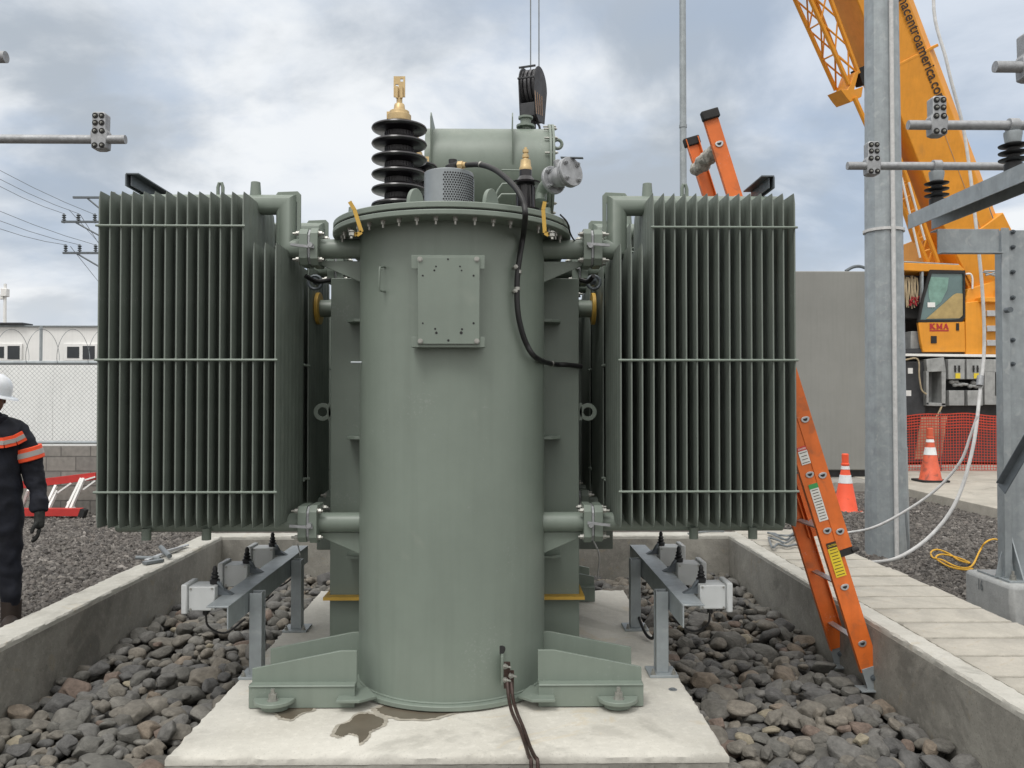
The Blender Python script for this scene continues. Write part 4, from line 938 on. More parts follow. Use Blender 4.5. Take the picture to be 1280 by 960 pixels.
# ------------------------------------------------------------ faceted pole with conduit
pb_ = WG(1107, 697, 0); Yp2 = pb_.y
op = thing('steel_pole', pb_, 'thick faceted galvanised steel pole standing in gravel right of the orange ladder', 'pole')
xb = WX(1107.5, Yp2); xt = W(1101.5, 0, Yp2).x
NS = 12
def oct_seg(z0, z1, r0, r1, x0, x1):
    m = MB(); vs = []
    for z, r, x in ((z0, r0, x0), (z1, r1, x1)):
        vs += [(x+r*math.cos(2*PI*(i+.3)/NS), Yp2+r*math.sin(2*PI*(i+.3)/NS), z) for i in range(NS)]
    m.add(vs, [(i, (i+1) % NS, NS+(i+1) % NS, NS+i) for i in range(NS)]+[tuple(reversed(range(NS))), tuple(range(NS, 2*NS))]); return m
zz = [-.2, WZ(617, Yp2-.18), WZ(560, Yp2-.18), WZ(205, Yp2-.18), 9.0]
def rad_(z): return .196-.0062*z
def xx_(z): return xb+(xt-xb)*z/5.6
for i in range(4):
    m = oct_seg(zz[i], zz[i+1], rad_(zz[i])-.0+.004*(3-i), rad_(zz[i+1])+.004*(3-i), xx_(zz[i]), xx_(zz[i+1])); m.build('pole_section', 'galv', op, sharp=15)
m = MB(); cx1 = lambda z: xx_(z)-.01+.004*z; m.tube([(cx1(z), Yp2-rad_(z)-.022-.004*(2 if z < 1.2 else 0), z) for z in (-.1, 1.2, 2.5, 4, 6, 9)], .021, 12); m.build('conduit', 'white_cable', op)
z = WZ(288, Yp2); m = MB(); m.cyl((xx_(z), Yp2, z-.014), (xx_(z), Yp2, z+.014), rad_(z)+.022, n=20)
m.build('strap_band', 'white_cable', op)
m = MB(); m.bar(W(1132, 640, 8.0), W(1136, 690, 8.0), .01, .02); m.build('ground_strap', 'wire_grey', op)

tp = thing('slim_pole', (WX(854.5, 12), 12, 0), 'slim grey round pole rising behind the right radiator into the sky', 'pole')
m = MB(); m.cyl((WX(855, 12), 12, 0), (WX(855, 12), 12, 9.5), .055, .045, n=16); m.build('shaft', 'galv', tp)
zj = WZ(157, 12); m = MB(); m.cyl((WX(855, 12), 12, zj-.02), (WX(855, 12), 12, zj+.02), .057, n=16); m.build('collar', 'galv', tp)

# ------------------------------------------------------------ grey enclosure
Ye = 15.0; a = W(900, 588, Ye); b_ = W(1118, 339, Ye)
en = thing('equipment_enclosure', (a.x, Ye, 0), 'tall plain grey sheet metal enclosure behind the pole and radiator', 'enclosure')
m = MB(); m.box((a.x, Ye, a.z), (b_.x, Ye+2.6, b_.z)); m.build('housing', 'enclosure', en, bev=.02)
m = MB(); m.box((a.x+.05, Ye+.15, .16), (b_.x-.05, Ye+2.4, a.z)); m.build('dark_gap_box', 'crane_dark', en)  # dark box filling the gap between housing and plinth
m = MB(); m.box((a.x-.3, Ye-.8, -.02), (b_.x+.2, Ye+3, .16)); m.build('plinth', 'plinth_concrete', en, bev=.01)
m = MB(); m.tube(spline([W(1057, 339, Ye+.5), W(1066, 334, Ye+.5), W(1075, 333, Ye+.5), W(1084, 336, Ye+.5)], 4), .03, 8); m.build('roof_bracket', 'galv_dark', en)

# ------------------------------------------------------------ traffic cones
def cone(px, py, Y, ztop_py, mt, label, z0):
    base = W(px, py, Y); base.z = z0; h = W(px, ztop_py, Y).z-z0
    t_ = thing('traffic_cone', base, label, 'traffic cone', 'traffic cones')
    R = h*.19
    m = MB(); m.prism([base+Vector((sx*R*1.35, sy*R*1.35, 0)) for sx, sy in ((-1,-.85),(-.85,-1),(.85,-1),(1,-.85),(1,.85),(.85,1),(-.85,1),(-1,.85))], (0,0,.035)); m.build('cone_base', 'cone_dirty' if mt == 'cone_orange' else 'tyre', t_, bev=.006)
    m = MB(); m.lathe([(R*1.1, .034), (R*1.02, .05), (R*.30, h*.80), (R*.36, h*.805), (R*.36, h*.83), (R*.30, h*.84), (R*.30, h*.985), (R*.24, h)], base, n=28); m.build('cone_body', mt, t_)
    for a_, b2 in ((.50, .64), (.735, .79)):
        def rr(s): return R*(1.02-.72*(s-.06)/.74)+.004
        m = MB(); m.lathe([(rr(a_), h*a_), (rr(b2), h*b2)], base, n=28); m.build('reflective_band', 'reflective', t_)
cone(1057, 640, 11.6, 567, 'cone_orange', 'bright orange traffic cone standing on gravel between ladder and pole', 0)
cone(1163, 601, 14.2, 535, 'cone_dirty', 'dirty orange traffic cone on the sidewalk before the red netting', .17)

# ------------------------------------------------------------ red netting
Yn = 16.2
nb = thing('safety_net', (WX(1190, Yn), Yn, .17), 'red orange plastic safety netting strung in front of the crane', 'safety net')
m = MB(); xa_, xb_ = WX(1105, Yn), WX(1330, Yn); zt = WZ(519, Yn); zb_ = .19
nv_ = int((xb_-xa_)/.055)
def sag(x): return .03*math.sin(x*2.3)+.012*math.sin(x*7)
for i in range(nv_+1):
    x = xa_+i*.055; m.bar((x, Yn+.015*math.sin(x*5), zb_), (x+.012*math.sin(i), Yn+.015*math.sin(x*5), zt+sag(x)), .011, .003, (0,1,0))
rows = 20
for r_ in range(rows+1):
    f_ = r_/rows; th = .016 if r_ < 15 else .03
    pts = [(xa_+k_*.11, Yn+.015*math.sin((xa_+k_*.11)*5)-.003, zb_+(zt+sag(xa_+k_*.11)-zb_)*f_) for k_ in range(nv_//2+1)]
    for p, q in zip(pts, pts[1:]): m.bar(p, q, .003, th*.7)
m.build('netting', 'net', nb)
for k_, px in enumerate((1127, 1176, 1272)):
    x = WX(px, Yn); m = MB(); m.cyl((x, Yn+.03, .17), (x, Yn+.03, zt+.06), .02, n=10); m.build('net_post', 'galv_dark', nb)
# pale board leaning behind the net
m = MB(); m.pxprism([(1152,522),(1184,520),(1177,572),(1144,574)], Yn+.25, .04); m.build('leaning_board', 'wood_dirty', label='dirty pale board leaning behind the netting by the cone', cat='board')

# ------------------------------------------------------------ crane
Yk = 17.6
ck = thing('mobile_crane', (WX(1200, Yk), Yk, 0), 'orange yellow telescopic mobile crane parked behind the red netting', 'crane')
def px(mb, pts, Y, d): mb.pxprism(pts, Y, d); return mb
# upper works
m = MB(); px(m, [(1154,296),(1200,286),(1262,300),(1262,442),(1208,442),(1206,336),(1154,336)], Yk+.5, 2.0); up_ = m.build('upper_body', 'crane_yellow', ck, bev=.02)
m = MB(); px(m, [(1207,378),(1255,372),(1255,443),(1207,443)], Yk-.15, .6); m.build('side_panel', 'crane_yellow', ck, bev=.015)
m = MB(); px(m, [(1207,372),(1210,361),(1246,350),(1248,374),(1207,380)], Yk-.05, .5); m.build('fairing', 'crane_yellow', ck, bev=.02)
m = MB(); px(m, [(1122,330),(1128,328),(1200,331),(1206,337),(1206,341),(1122,338)], Yk-.12, .6); m.build('cab_roof', 'crane_yellow', ck, bev=.015)
# cab: open interior shell
cabm = MB(); px(cabm, [(1104,338),(1108,338),(1108,441),(1104,441)], Yk-.1, 1.4); px(cabm, [(1104,336.5),(1206,336.5),(1206,441),(1104,441)], Yk+.95, .05); px(cabm, [(1104,436),(1206,436),(1206,441),(1104,441)], Yk-.1, 1.0); cab = cabm.build('cab', 'crane_dark', ck)
m = MB(); px(m, [(1148,403),(1206,402),(1207,440),(1154,440),(1151,428)], Yk-.16, .09); dr = m.build('door', 'crane_yellow', ck, bev=.012)
m = MB()
fr = [(1147.5,402.5),(1153,372),(1163,337),(1206.5,338),(1206.5,396),(1203,402),(1190,402.5)]
fi_ = [(1150.5,399.5),(1155.5,373),(1165,341.5),(1204.3,342),(1204.3,395),(1200,398.5),(1190,399.5)]
n = len(fr); A = [W(a_, b_, Yk-.165) for a_, b_ in fr]; B = [W(a_, b_, Yk-.165) for a_, b_ in fi_]; dy = Vector((0,.06,0))
vs = A+B+[p+dy for p in A]+[p+dy for p in B]; fs = []
for i in range(n):
    j = (i+1) % n; fs += [(i,j,n+j,n+i), (2*n+i,3*n+i,3*n+j,2*n+j), (i,2*n+i,2*n+j,j), (n+i,n+j,3*n+j,3*n+i)]
m.add(vs, fs); wf = m.build('window_frame', 'gasket', dr)
m = MB(); px(m, fi_, Yk-.135, .012); m.build('window_glass', 'glass', dr)
m = MB(); px(m, [(1158,398.5),(1192,368.5),(1196,366.5),(1203.5,367),(1203.5,394),(1199.5,397.8)], Yk-.150, .01); m.build('sliding_pane', 'beige', dr)
m = MB(); px(m, [(1160,346),(1186,347),(1184,362),(1176,378),(1165,386),(1161,370)], Yk-.141, .004); m.build('curtain', 'curtain', dr)
m = MB(); px(m, [(1159.5,378),(1169,378),(1169,384),(1159.5,384)], Yk-.147, .004); m.build('sticker', 'white', dr)
m = MB(); px(m, [(1164,420),(1171,420),(1171,429),(1164,429)], Yk-.175, .02); m.build('door_lock', 'gasket', dr)
m = MB(); px(m, [(1195.5,404),(1199,404),(1199,413),(1195.5,413)], Yk-.175, .02); m.build('door_handle', 'gasket', dr)
o_ = W(1162, 411.5, Yk-.166); o2_ = W(1186, 411.5, Yk-.166); wd_ = o2_.x-o_.x; ht_ = .118
def stroke(mb, x0, z0_, x1, z1_, w_): p = Vector((o_.x+x0*wd_, o_.y, o_.z+z0_*ht_)); q = Vector((o_.x+x1*wd_, o_.y, o_.z+z1_*ht_)); mb.bar(p, q, w_, .003, (0,1,0))
for lt in ('K', 'M', 'A'):
    m = MB()
    if lt == 'K': st_ = [(.06,0,.06,1,.04),(.0,.03,.13,.03,.014),(.0,.97,.13,.97,.014),(.06,.42,.24,1,.026),(.11,.55,.27,0,.034),(.18,.97,.30,.97,.014),(.20,.03,.32,.03,.014)]
    elif lt == 'M': st_ = [(.40,0,.40,1,.026),(.62,0,.62,1,.036),(.40,1,.51,.15,.03),(.62,1,.51,.15,.02),(.35,.03,.46,.03,.014),(.56,.03,.68,.03,.014),(.35,.97,.42,.97,.014),(.60,.97,.68,.97,.014)]
    else: st_ = [(.75,0,.85,1,.02),(.95,0,.85,1,.036),(.79,.33,.91,.33,.014),(.70,.03,.80,.03,.014),(.89,.03,1.0,.03,.014)]
    for k_, st in enumerate(st_): stroke(m, *st); m.v[-8:] = [(v[0], v[1]-.0004*k_, v[2]) for v in m.v[-8:]]
    m.build('lettering', 'red_text', dr)
m = MB(); px(m, [(1162,412.6),(1186,412.6),(1186,414.2),(1162,414.2)], Yk-.164, .002); m.build('lettering_underline', 'red_text', dr)
# interior
m = MB(); px(m, [(1126,382),(1150,380),(1151,396),(1146,400),(1127,398)], Yk+.1, .5); m.build('seat', 'gasket', ck, bev=.03)
m = MB(); px(m, [(1139,414),(1151,414),(1153,436),(1138,436)], Yk+.0, .3); m.build('console', 'crane_grey', ck, bev=.01)
m = MB()
for i in range(12):
    x = 1130+i*1.5; m.tube(spline([W(x, 346+random.uniform(-2, 3), Yk+.05), W(x+random.uniform(-1, 2), 362, Yk+.0), W(x+random.uniform(-2, 3), 384+random.uniform(-6, 2), Yk+.03)], 4), .014, 6)
m.build('hanging_ropes', 'rope_tan', ck)
m = MB()
for i in range(12):
    a_ = W(1143+random.uniform(-7, 7), 376+random.uniform(-6, 7), Yk-.02); b_ = W(1143+random.uniform(-7, 7), 376+random.uniform(-6, 7), Yk+.02); m.tube([a_, b_], .012, 6)
m.build('red_ropes', 'red_text', ck)
m = MB(); px(m, [(1152,337),(1154.5,337),(1154.5,372),(1152,378)], Yk-.1, .08); m.build('cab_pillar', 'galv', ck)
m = MB(); m.tube(spline([W(1207,342.5,Yk-.1), W(1213,342.5,Yk-.12), W(1215.5,348,Yk-.12), W(1215.5,361,Yk-.1)], 5), .02, 8); m.build('grab_rail', 'white', ck)
m = MB(); m.tube([W(1118,330,Yk-.1), W(1124,327,Yk-.1), W(1198,331,Yk-.1)], .018, 8); m.build('roof_rail', 'galv', ck)
# steps
for py in (372, 388, 407, 425):
    m = MB(); 
    if py == 372: px(m, [(1228,371),(1256,372),(1256,378),(1228,377)], Yk-.3, .4); m.build('step', 'crane_yellow', ck, bev=.01)
    else: px(m, [(1234,py),(1254.5,py),(1254.5,py+7),(1234,py+7)], Yk-.28, .22); m.build('step', 'alu', ck, bev=.005)
# small bits right of the steps
m = MB()
for (a_, b_) in (((1229,340),(1258,349)), ((1232,344),(1256,338)), ((1249,345),(1252,370)), ((1256,343),(1245,368)), ((1230,339),(1258,339))): m.tube([W(*a_, Yk-.1), W(*b_, Yk-.1)], .022, 6)
m.build('hydraulic_lines', 'galv', ck)
# deck line and carrier
m = MB(); px(m, [(1085,441.5),(1330,444),(1330,447.5),(1085,444.5)], Yk-.25, 2.4); m.build('deck', 'white', ck, bev=.005)
m = MB(); px(m, [(1095,446),(1330,448),(1330,577),(1095,577)], Yk+.15, 2.2); m.build('carrier_frame', 'crane_dark', ck)  # drawn down low as added dark backing for the shade behind the net
m = MB(); px(m, [(1158,449),(1180,446.5),(1182,464),(1159,465)], Yk-.32, .45); px(m, [(1158,464),(1161,464),(1161,506),(1158,506)], Yk-.32, .45); px(m, [(1177,464),(1182,464),(1182,507),(1177,507)], Yk-.32, .45); px(m, [(1158,503),(1182,504),(1182,508),(1158,507)], Yk-.32, .45); px(m, [(1160,464),(1178,464),(1178,505),(1160,505)], Yk+.08, .04); m.build('outrigger_box', 'crane_grey', ck, bev=.006)
for x0 in (1185.5, 1208.5):
    m = MB(); px(m, [(x0,449),(x0+20.5,449),(x0+20.5,474),(x0,474)], Yk-.32, .4); lk = m.build('locker', 'crane_grey', ck, bev=.008); m = MB(); px(m, [(x0+1,488),(x0+20,488),(x0+20,507),(x0+1,507)], Yk-.3, .4); m.build('lower_locker', 'crane_grey', ck, bev=.008)
    m = MB(); px(m, [(x0+9,466.5),(x0+15,466.5),(x0+15,473),(x0+9,473)], Yk-.335, .01); m.build('marker', 'label_yellow', lk)
    m = MB(); 
    for dx in (8.5, 13.5):
        c_ = W(x0+dx, 461, Yk-.33); m.lathe([(.022, 0), (.022, .012)], c_, (0,-1,0), n=14); m.bar(c_+Vector((0,0,-.07)), c_+Vector((0,0,.07)), .03, .02, (0,1,0))
    m.build('latch', 'gasket', lk)
    m = MB()
    for k_ in range(4): c_ = W(x0+4+k_*4, 480+random.uniform(-3, 3), Yk-.22); m.sph(c_, .06, 10, (1, .8, .8)); m.cyl(c_, c_+Vector((.12,-.04,0)), .03, n=10)
    m.build('hydraulic_valves', 'crane_grey', lk)
m = MB(); px(m, [(1231,449),(1330,450),(1330,466),(1231,465)], Yk-.32, .45); px(m, [(1231,464),(1244,464),(1244,506),(1231,506)], Yk-.32, .45); px(m, [(1256,464),(1330,464),(1330,508),(1256,506)], Yk-.32, .45); px(m, [(1243,495),(1258,495),(1258,506),(1243,506)], Yk-.3, .4); m.build('outrigger_box', 'crane_grey', ck, bev=.006)
m = MB(); px(m, [(1128,452),(1157,452),(1157,520),(1128,520)], Yk-.2, .35); bt_ = m.build('tool_box', 'crane_dark', ck, bev=.01)
m = MB(); px(m, [(1135,460),(1141,460),(1141,467),(1135,467)], Yk-.21, .01); px(m, [(1129,488),(1139,488),(1139,495),(1129,495)], Yk-.21, .01); m.build('sticker', 'white', bt_)
m = MB(); m.tube(spline([W(1130,450,Yk-.25), W(1147,449,Yk-.3), W(1149,470,Yk-.3), W(1152,487,Yk-.3), W(1158,493,Yk-.34)], 5), .018, 8); m.build('hanging_rope', 'rope_tan', ck)
m = MB(); m.tube(spline([W(1177,508,Yk-.3), W(1173,517,Yk-.34), W(1168,525,Yk-.36), W(1163,535,Yk-.36)], 4), .02, 6); m.build('sling', 'rope_tan', ck)
for pxx in (1145, 1215, 1290, 1360):
    x = WX(pxx, Yk); m = MB(); m.lathe([(.28, 0), (.52, 0), (.56, .03), (.58, .1), (.58, .28), (.55, .34), (.28, .34)], (x, Yk+.55, .76), (0,-1,0), n=36); wh = m.build('wheel', 'tyre', ck)
    m = MB(); m.lathe([(.27, .1), (.27, .30), (.12, .33), (.1, .36)], (x, Yk+.55, .76), (0,-1,0), n=24); m.build('rim', 'crane_grey', wh)
# boom: box section with rounded back running up-left over the transformer
Bp = W(1226, 345, Yk+.6); Tp = W(1093.5, 0, Yk-.6)
D = (Tp-Bp).normalized()
s_end = (.55-Bp.x)/D.x; tip = Bp+D*s_end
side = Vector((0,-1,0)); side = (side-D*side.dot(D)).normalized(); nb_ = D.cross(side).normalized()
if nb_.x < 0: nb_ = -nb_
def boom_sec(s0, s1, hw, hh, nm):
    m = MB(); pr = [(-hh, -hw), (hh*.62, -hw), (hh, -hw*.55), (hh, hw*.55), (hh*.62, hw), (-hh, hw)]
    P = [Bp+D*s0+nb_*a_+side*b_ for a_, b_ in pr]; m.prism(P, D*(s1-s0)); return m.build(nm, 'crane_yellow', ck, bev=.02)
hh = .645
bm1 = boom_sec(-1.0, 5.0, .46, hh, 'boom'); bm2 = boom_sec(5.0, 9.0, .44, hh*.95, 'boom_section'); bm3 = boom_sec(9.0, s_end, .38, hh*.8, 'boom_section')
m = MB(); Pq = [Bp+D*s_-nb_*.64*1.02+side*(.464) for s_ in (4.22, 4.35)]
m.prism([Bp+D*4.96+nb_*hh*.97+side*.464, Bp+D*5.02+nb_*hh*.97+side*.464, Bp+D*5.02-nb_*hh*1.01+side*.464, Bp+D*4.96-nb_*hh*1.01+side*.464], side*-.93); m.build('boom_collar', 'crane_yellow', bm1, bev=.01)
m = MB(); m.bar(Bp+D*-.5+nb_*.08+side*.463, Bp+D*4.1+nb_*.08+side*.463, .012, .006, side); m.build('boom_seam', 'wood_dirty', bm1)
# lettering along the boom, reading downward
tA = W(1111, -36, Yk-.9); tB = W(1172.5, 113, Yk-.9)
pl_s = []
def on_boom(pxx, pyy, off):
    # intersect view ray with the boom's camera-facing side plane
    o0 = Bp+side*off; d = (W(pxx, pyy, 10)-cam.location).normalized(); t_ = (o0-cam.location).dot(side)/d.dot(side); return cam.location+d*t_
q0 = on_boom(1118.5, -12, .474); q1 = on_boom(1173, 130, .474)
dirx = (q1-q0).normalized(); diry = side.cross(dirx).normalized()
if diry.x < 0: diry = -diry
t = text_mb('kmacentroamerica.com', q0, dirx, diry, .33, width=(q1-q0).length); t.build('lettering', 'dark_text', bm1)
# stowed lattice jib left of the boom
jA = [on_boom(1008, -12, .3), on_boom(1061, 106, .3)]; jB = [on_boom(1034, -12, .3), on_boom(1073, 92, .3)]
jm = MB(); back = -side*.55
ext = lambda a_, b_, s_: a_+(b_-a_)*s_
for P in (jA, jB):
    for o_ in (Vector(), back): m_ = jm.tube([ext(P[0], P[1], -2.2)+o_, P[1]+o_], .045, 8)
nseg = 6
for i in range(nseg):
    a0 = ext(*jA, -1+i*2/nseg); a1 = ext(*jA, -1+(i+1)*2/nseg); c0 = ext(*jB, -1+i*2/nseg); c1 = ext(*jB, -1+(i+1)*2/nseg)
    for o_ in (Vector(), back): jm.tube([a0+o_, c1+o_], .018, 6); jm.tube([c0+o_, a1+o_], .018, 6)
    jm.tube([a0, a1+back], .018, 6); jm.tube([c0+back, c1], .018, 6); jm.tube([a0, a0+back], .018, 6)
jm.build('lattice_jib', 'crane_yellow', ck)
m = MB()
P = [on_boom(a_, b_, .36) for a_, b_ in ((1051,112),(1058,122),(1063,128),(1077,121),(1079,108),(1068,112),(1074,88),(1069,90),(1064,104),(1060,112))]
m.prism(P, -side*.6); m.build('jib_bracket', 'crane_yellow', ck, bev=.008)
m = MB(); m.prism([on_boom(a_, b_, .3) for a_, b_ in ((1072,86),(1085,80),(1085,105),(1079,106))], -side*.3); m.build('jib_hinge', 'gasket', ck)
m = MB()
l0 = on_boom(1068, 122, .36); l1 = on_boom(1160, 330, .36); m.tube([l0, l1], .05, 8)
l2 = on_boom(1112, 165, .40); l3 = on_boom(1172, 328, .40); m.tube([l2, l3], .05, 8)
for i in range(9):
    a0 = l0.lerp(l1, .3+i*.078); c0 = l2.lerp(l3, .05+i*.105); m.tube([a0, c0], .02, 6); m.tube([c0, l0.lerp(l1, min(1, .3+(i+1)*.078))], .02, 6)
m.build('jib_tail', 'crane_yellow', ck)
m = MB(); m.tube([on_boom(1127, 222, .5), on_boom(1150, 322, .5)], .022, 6); m.tube([on_boom(1136, 228, .5), on_boom(1156, 300, .5)], .022, 6); m.build('hydraulic_pipe', 'white', ck)
# luffing cylinder under the boom
m = MB(); m.cyl(on_boom(1150, 300, 0), on_boom(1090, 120, 0), .16, n=20); m.build('luffing_cylinder', 'crane_yellow', ck)
m = MB(); m.tube([on_boom(1190, 140, .3), on_boom(1263, 330, .5)], .016, 6); m.build('winch_rope', 'wire_grey', ck)
m = MB(); m.prism([Bp-D*1.6+nb_*hh*.9+side*.5, Bp-D*1.2+nb_*hh*1.4+side*.5, Bp+D*1.2+nb_*hh+side*.5, Bp+D*1.0-nb_*hh+side*.5, Bp-D*1.6-nb_*hh*.7+side*.5], -side*1.0); m.build('boom_foot', 'crane_yellow', ck, bev=.02)
m = MB(); m.cyl(tip+side*.4, tip-side*.4, .3, n=24); m.bar(tip, tip+Vector((-.5,0,-.3)), .5, .3); m.build('boom_head', 'crane_dark', ck)
# hook block
hc = W(668, 125, tip.y); 
hb = thing('hook_block', (hc.x, hc.y, W(668, 168, tip.y).z), 'dark crane hook block hanging on two wire ropes above the transformer', 'hook block')
def hp(a_, b_): return W(a_, b_, tip.y)
m = MB()
body = [(656,86),(660,83),(676,82.5),(681,90),(683.5,105),(683,130),(680,155),(677,150),(657,149),(655,140),(653.5,100)]
for dx_, th in ((0, .02),):
    m.prism([hp(*p_)+Vector((0,-.0,0)) for p_ in [(656,86),(660,83),(674,83),(676,150),(660,150),(655,140),(653.5,100)]], (0, .02, 0))
m = MB()
# cheek plates lie across the picture plane at an angle; sheaves between them
for off_ in (-.0,):
    pass
xl, xr = hp(654, 100).x, hp(674, 100).x; zt_, zb_ = hp(660, 84).z, hp(660, 152).z; yy = tip.y
sh = MB()
for i in range(4):
    x = xl+.03+(xr-xl-.06)*i/3; sh.lathe([(.05, -.022), (.30, -.022), (.285, -.008), (.285, .008), (.30, .022), (.05, .022)], (x, yy+.05, zt_-.33), (1,0,0), n=36)
sh.build('sheave', 'sheave_grey', hb)
for x, nm in ((xl, 'cheek_plate'), (xr, 'cheek_plate')):
    m = MB(); pr = []
    for i in range(15):
        a_ = PI*i/14; pr.append((x, yy+.05+.34*math.cos(a_), zt_-.33+.335*math.sin(a_)))
    pr += [(x, yy-.22, zb_+.05), (x, yy-.05, zb_-.03), (x, yy+.25, zb_+.02)]
    m.prism(pr, (.02, 0, 0)); cp = m.build(nm, 'crane_dark', hb, bev=.005)
m = MB()
for k_ in range(4): m.bar((xr+.024, yy-.2+k_*.1, zb_+.06+k_*.02), (xr+.024, yy-.28+k_*.12, zb_+.42+k_*.01), .002, .03, (0,1,0))
m.build('hazard_stripe', 'wood_dirty', hb)
m = MB(); m.box((xl+.02, yy-.25, zb_+.02), (xr, yy+.2, zb_+.25)); m.build('block_body', 'crane_dark', hb, bev=.01)
for z_, y_ in ((zt_-.09, -.26), (zt_-.30, -.33)): m = MB(); m.box((xl+.0, yy+y_, z_), (xr+.02, yy+y_+.03, z_+.03)); m.build('rope_guard', 'crane_dark', hb, bev=.004)
m = MB(); hx_ = (xl+xr)/2+.03; m.cyl((hx_, yy, zb_+.03), (hx_, yy, zb_-.22), .05, n=14)
m.tube(spline([(hx_, yy, zb_-.2), (hx_+.02, yy, zb_-.32), (hx_+.14, yy, zb_-.42), (hx_+.1, yy, zb_-.58), (hx_-.06, yy, zb_-.6), (hx_-.14, yy, zb_-.48)], 6), .045, 12); m.tube(spline([(hx_+.05, yy-.02, zb_-.0), (hx_+.12, yy-.02, zb_-.1), (hx_+.13, yy-.02, zb_-.25)], 4), .02, 8); m.build('hook', 'crane_dark', hb)
hb.rotation_euler = (0, 0, math.radians(-21))
for pxx, tp_ in ((663, 662), (674, 674)):
    m = MB(); a_ = hp(pxx, 88); b2 = Vector((a_.x, a_.y, tip.z)); m.cyl(a_, b2, .011, n=8); m.build('wire_rope', 'wire_grey', hb)
# ------------------------------------------------------------ long white cable and rope on the right
wc = [W(1282, -560, 7.6), W(1215, -220, 7.5), W(1168, -20, 7.4), W(1184, 80, 7.3), W(1206, 170, 7.3), W(1222, 300, 7.2), W(1229, 380, 7.2), W(1230, 440, 7.2), W(1225, 490, 7.1), W(1216, 560, 6.9), W(1196, 625, 6.7), W(1165, 668, 6.6), W(1125, 696, 6.5), W(1090, 703, 6.7), W(1055, 701, 7.0)]
m = MB(); m.tube(spline(wc, 8), .0145, 10); m.build('white_cable', 'white_cable', label='long pale cable curving up from the gravel past the crane cab into the sky', cat='cable', kind='thing')
wc = [W(1221.5, 520, 7.0), W(1213, 545, 7.0), W(1200, 578, 7.0), W(1170, 612, 7.05), W(1130, 640, 7.1), W(1090, 660, 7.2), W(1050, 668, 7.4), W(1010, 682, 7.3)]
m = MB(); m.tube(spline(wc, 8), .0115, 10); m.build('white_cable', 'white_cable', label='shorter grey cable branching left behind the ladder from the long pale cable', cat='cable')
m = MB(); a_ = W(1225.5, 470, 7.12); b2 = W(1224.5, 482, 7.1); m.cyl(a_, b2, .028, n=14); m.build('cable_sleeve', 'cast_alu', label='grey sleeve joining the long pale cable below the crane deck', cat='cable sleeve')
def gp(a_, b_, z=.03): return WG(a_, b_, z)
yr = [(1256,680),(1244,674),(1232,678),(1224,690),(1216,706),(1206,710),(1192,707),(1178,700),(1166,697),(1164,690),(1172,687),(1186,692),(1198,700),(1212,704),(1205,700),(1190,695),(1176,693),(1170,698),(1186,708),(1204,712),(1216,711)]
m = MB(); m.tube(spline([gp(a_, b_, .052+.010*math.sin(i*2.1)+(.10 if 1 <= i <= 2 else 0)) for i, (a_, b_) in enumerate(yr)], 7), .0085, 8); m.build('yellow_rope', 'yellow_rope', label='tangled yellow rope lying on gravel beside the concrete footing', cat='rope')
for k_ in range(4):
    P = [WG(952+random.uniform(-6, 14), 668+random.uniform(-3, 3)+k_, WALL+.01)]
    for i in range(4): P.append(WG(965+i*10+random.uniform(-4, 4), 664+k_*5+random.uniform(-4, 6), WALL+.012+random.uniform(0, .03)))
    P.append(WG(1012, 680+k_*4, WALL+.01)); m = MB(); m.tube(spline(P, 6), .009, 6); m.build('loose_cable', 'wire_grey', label='loose grey cable tangled on the pit wall corner behind the orange ladder', cat='cable', group='tangled cables on the pit wall corner')
m = MB(); m.tube(spline([WG(860, 667, WALL+.01), WG(885, 664, WALL+.012), WG(905, 664, WALL+.01)], 5), .008, 6); m.build('loose_cable', 'wire_grey', label='thin dark cable lying on the back pit wall under the right radiator', cat='cable')

# clamp tool on left wall
ct = thing('bar_clamp', WG(205, 690, WALL), 'silver metal clamp tool lying on top of the left pit wall', 'tool')
A_, B_ = WG(183, 700, WALL+.02), WG(234, 681, WALL+.02); m = MB(); m.bar(A_, B_, .035, .012); m.bar(WG(205, 690, WALL+.03), WG(228, 684, WALL+.03), .02, .02); m.build('clamp_bar', 'alu', ct, bev=.003)
m = MB(); m.cyl(WG(170, 697, WALL+.02), WG(200, 698, WALL+.02), .014, n=10); m.cyl(WG(201, 684, WALL+.05), WG(212, 695, WALL+.03), .018, n=10); m.bar(WG(180, 704, WALL+.015), WG(203, 700, WALL+.015), .05, .02); m.build('clamp_jaw', 'wire_grey', ct, bev=.002)

# ------------------------------------------------------------ left background
Yw = 11.4; xl_ = -12; xr_ = 1.0; zt = WZ(557.5, Yw)
m = MB(); m.box((xl_, Yw, -.02), (xr_, Yw+.15, zt)); m.build('block_wall', 'block', org=(-4, Yw, .007), label='low grey concrete block wall under the chain link fence', cat='wall')
cf = thing('chain_link_fence', (-4, Yw+.08, zt), 'chain link fence with coiled razor wire on top of the block wall', 'fence')
Yc_ = Yw+.07; zl_, zu_ = WZ(553, Yw), WZ(453.5, Yw)
m = MB(); m.cyl((xl_, Yc_, zu_), (xr_, Yc_, zu_), .030, n=10); m.build('top_rail', 'galv', cf); m = MB(); m.cyl((xl_, Yc_, zl_), (xr_, Yc_, zl_), .022, n=10); m.build('bottom_rail', 'galv', cf)
m = MB(); h_ = zu_-zl_; stp = .062; x = xl_-h_
while x < xr_:
    for d_ in (1, -1):
        a_ = Vector((x if d_ > 0 else x+h_, Yc_+.004*d_, zl_)); b2 = Vector((x+h_ if d_ > 0 else x, Yc_+.004*d_, zu_))
        if b2.x < xr_ and a_.x > xl_ and -8 < (a_.x+b2.x)/2 < -3.2: m.tube([a_, b2], .0016, 3)
    x += stp
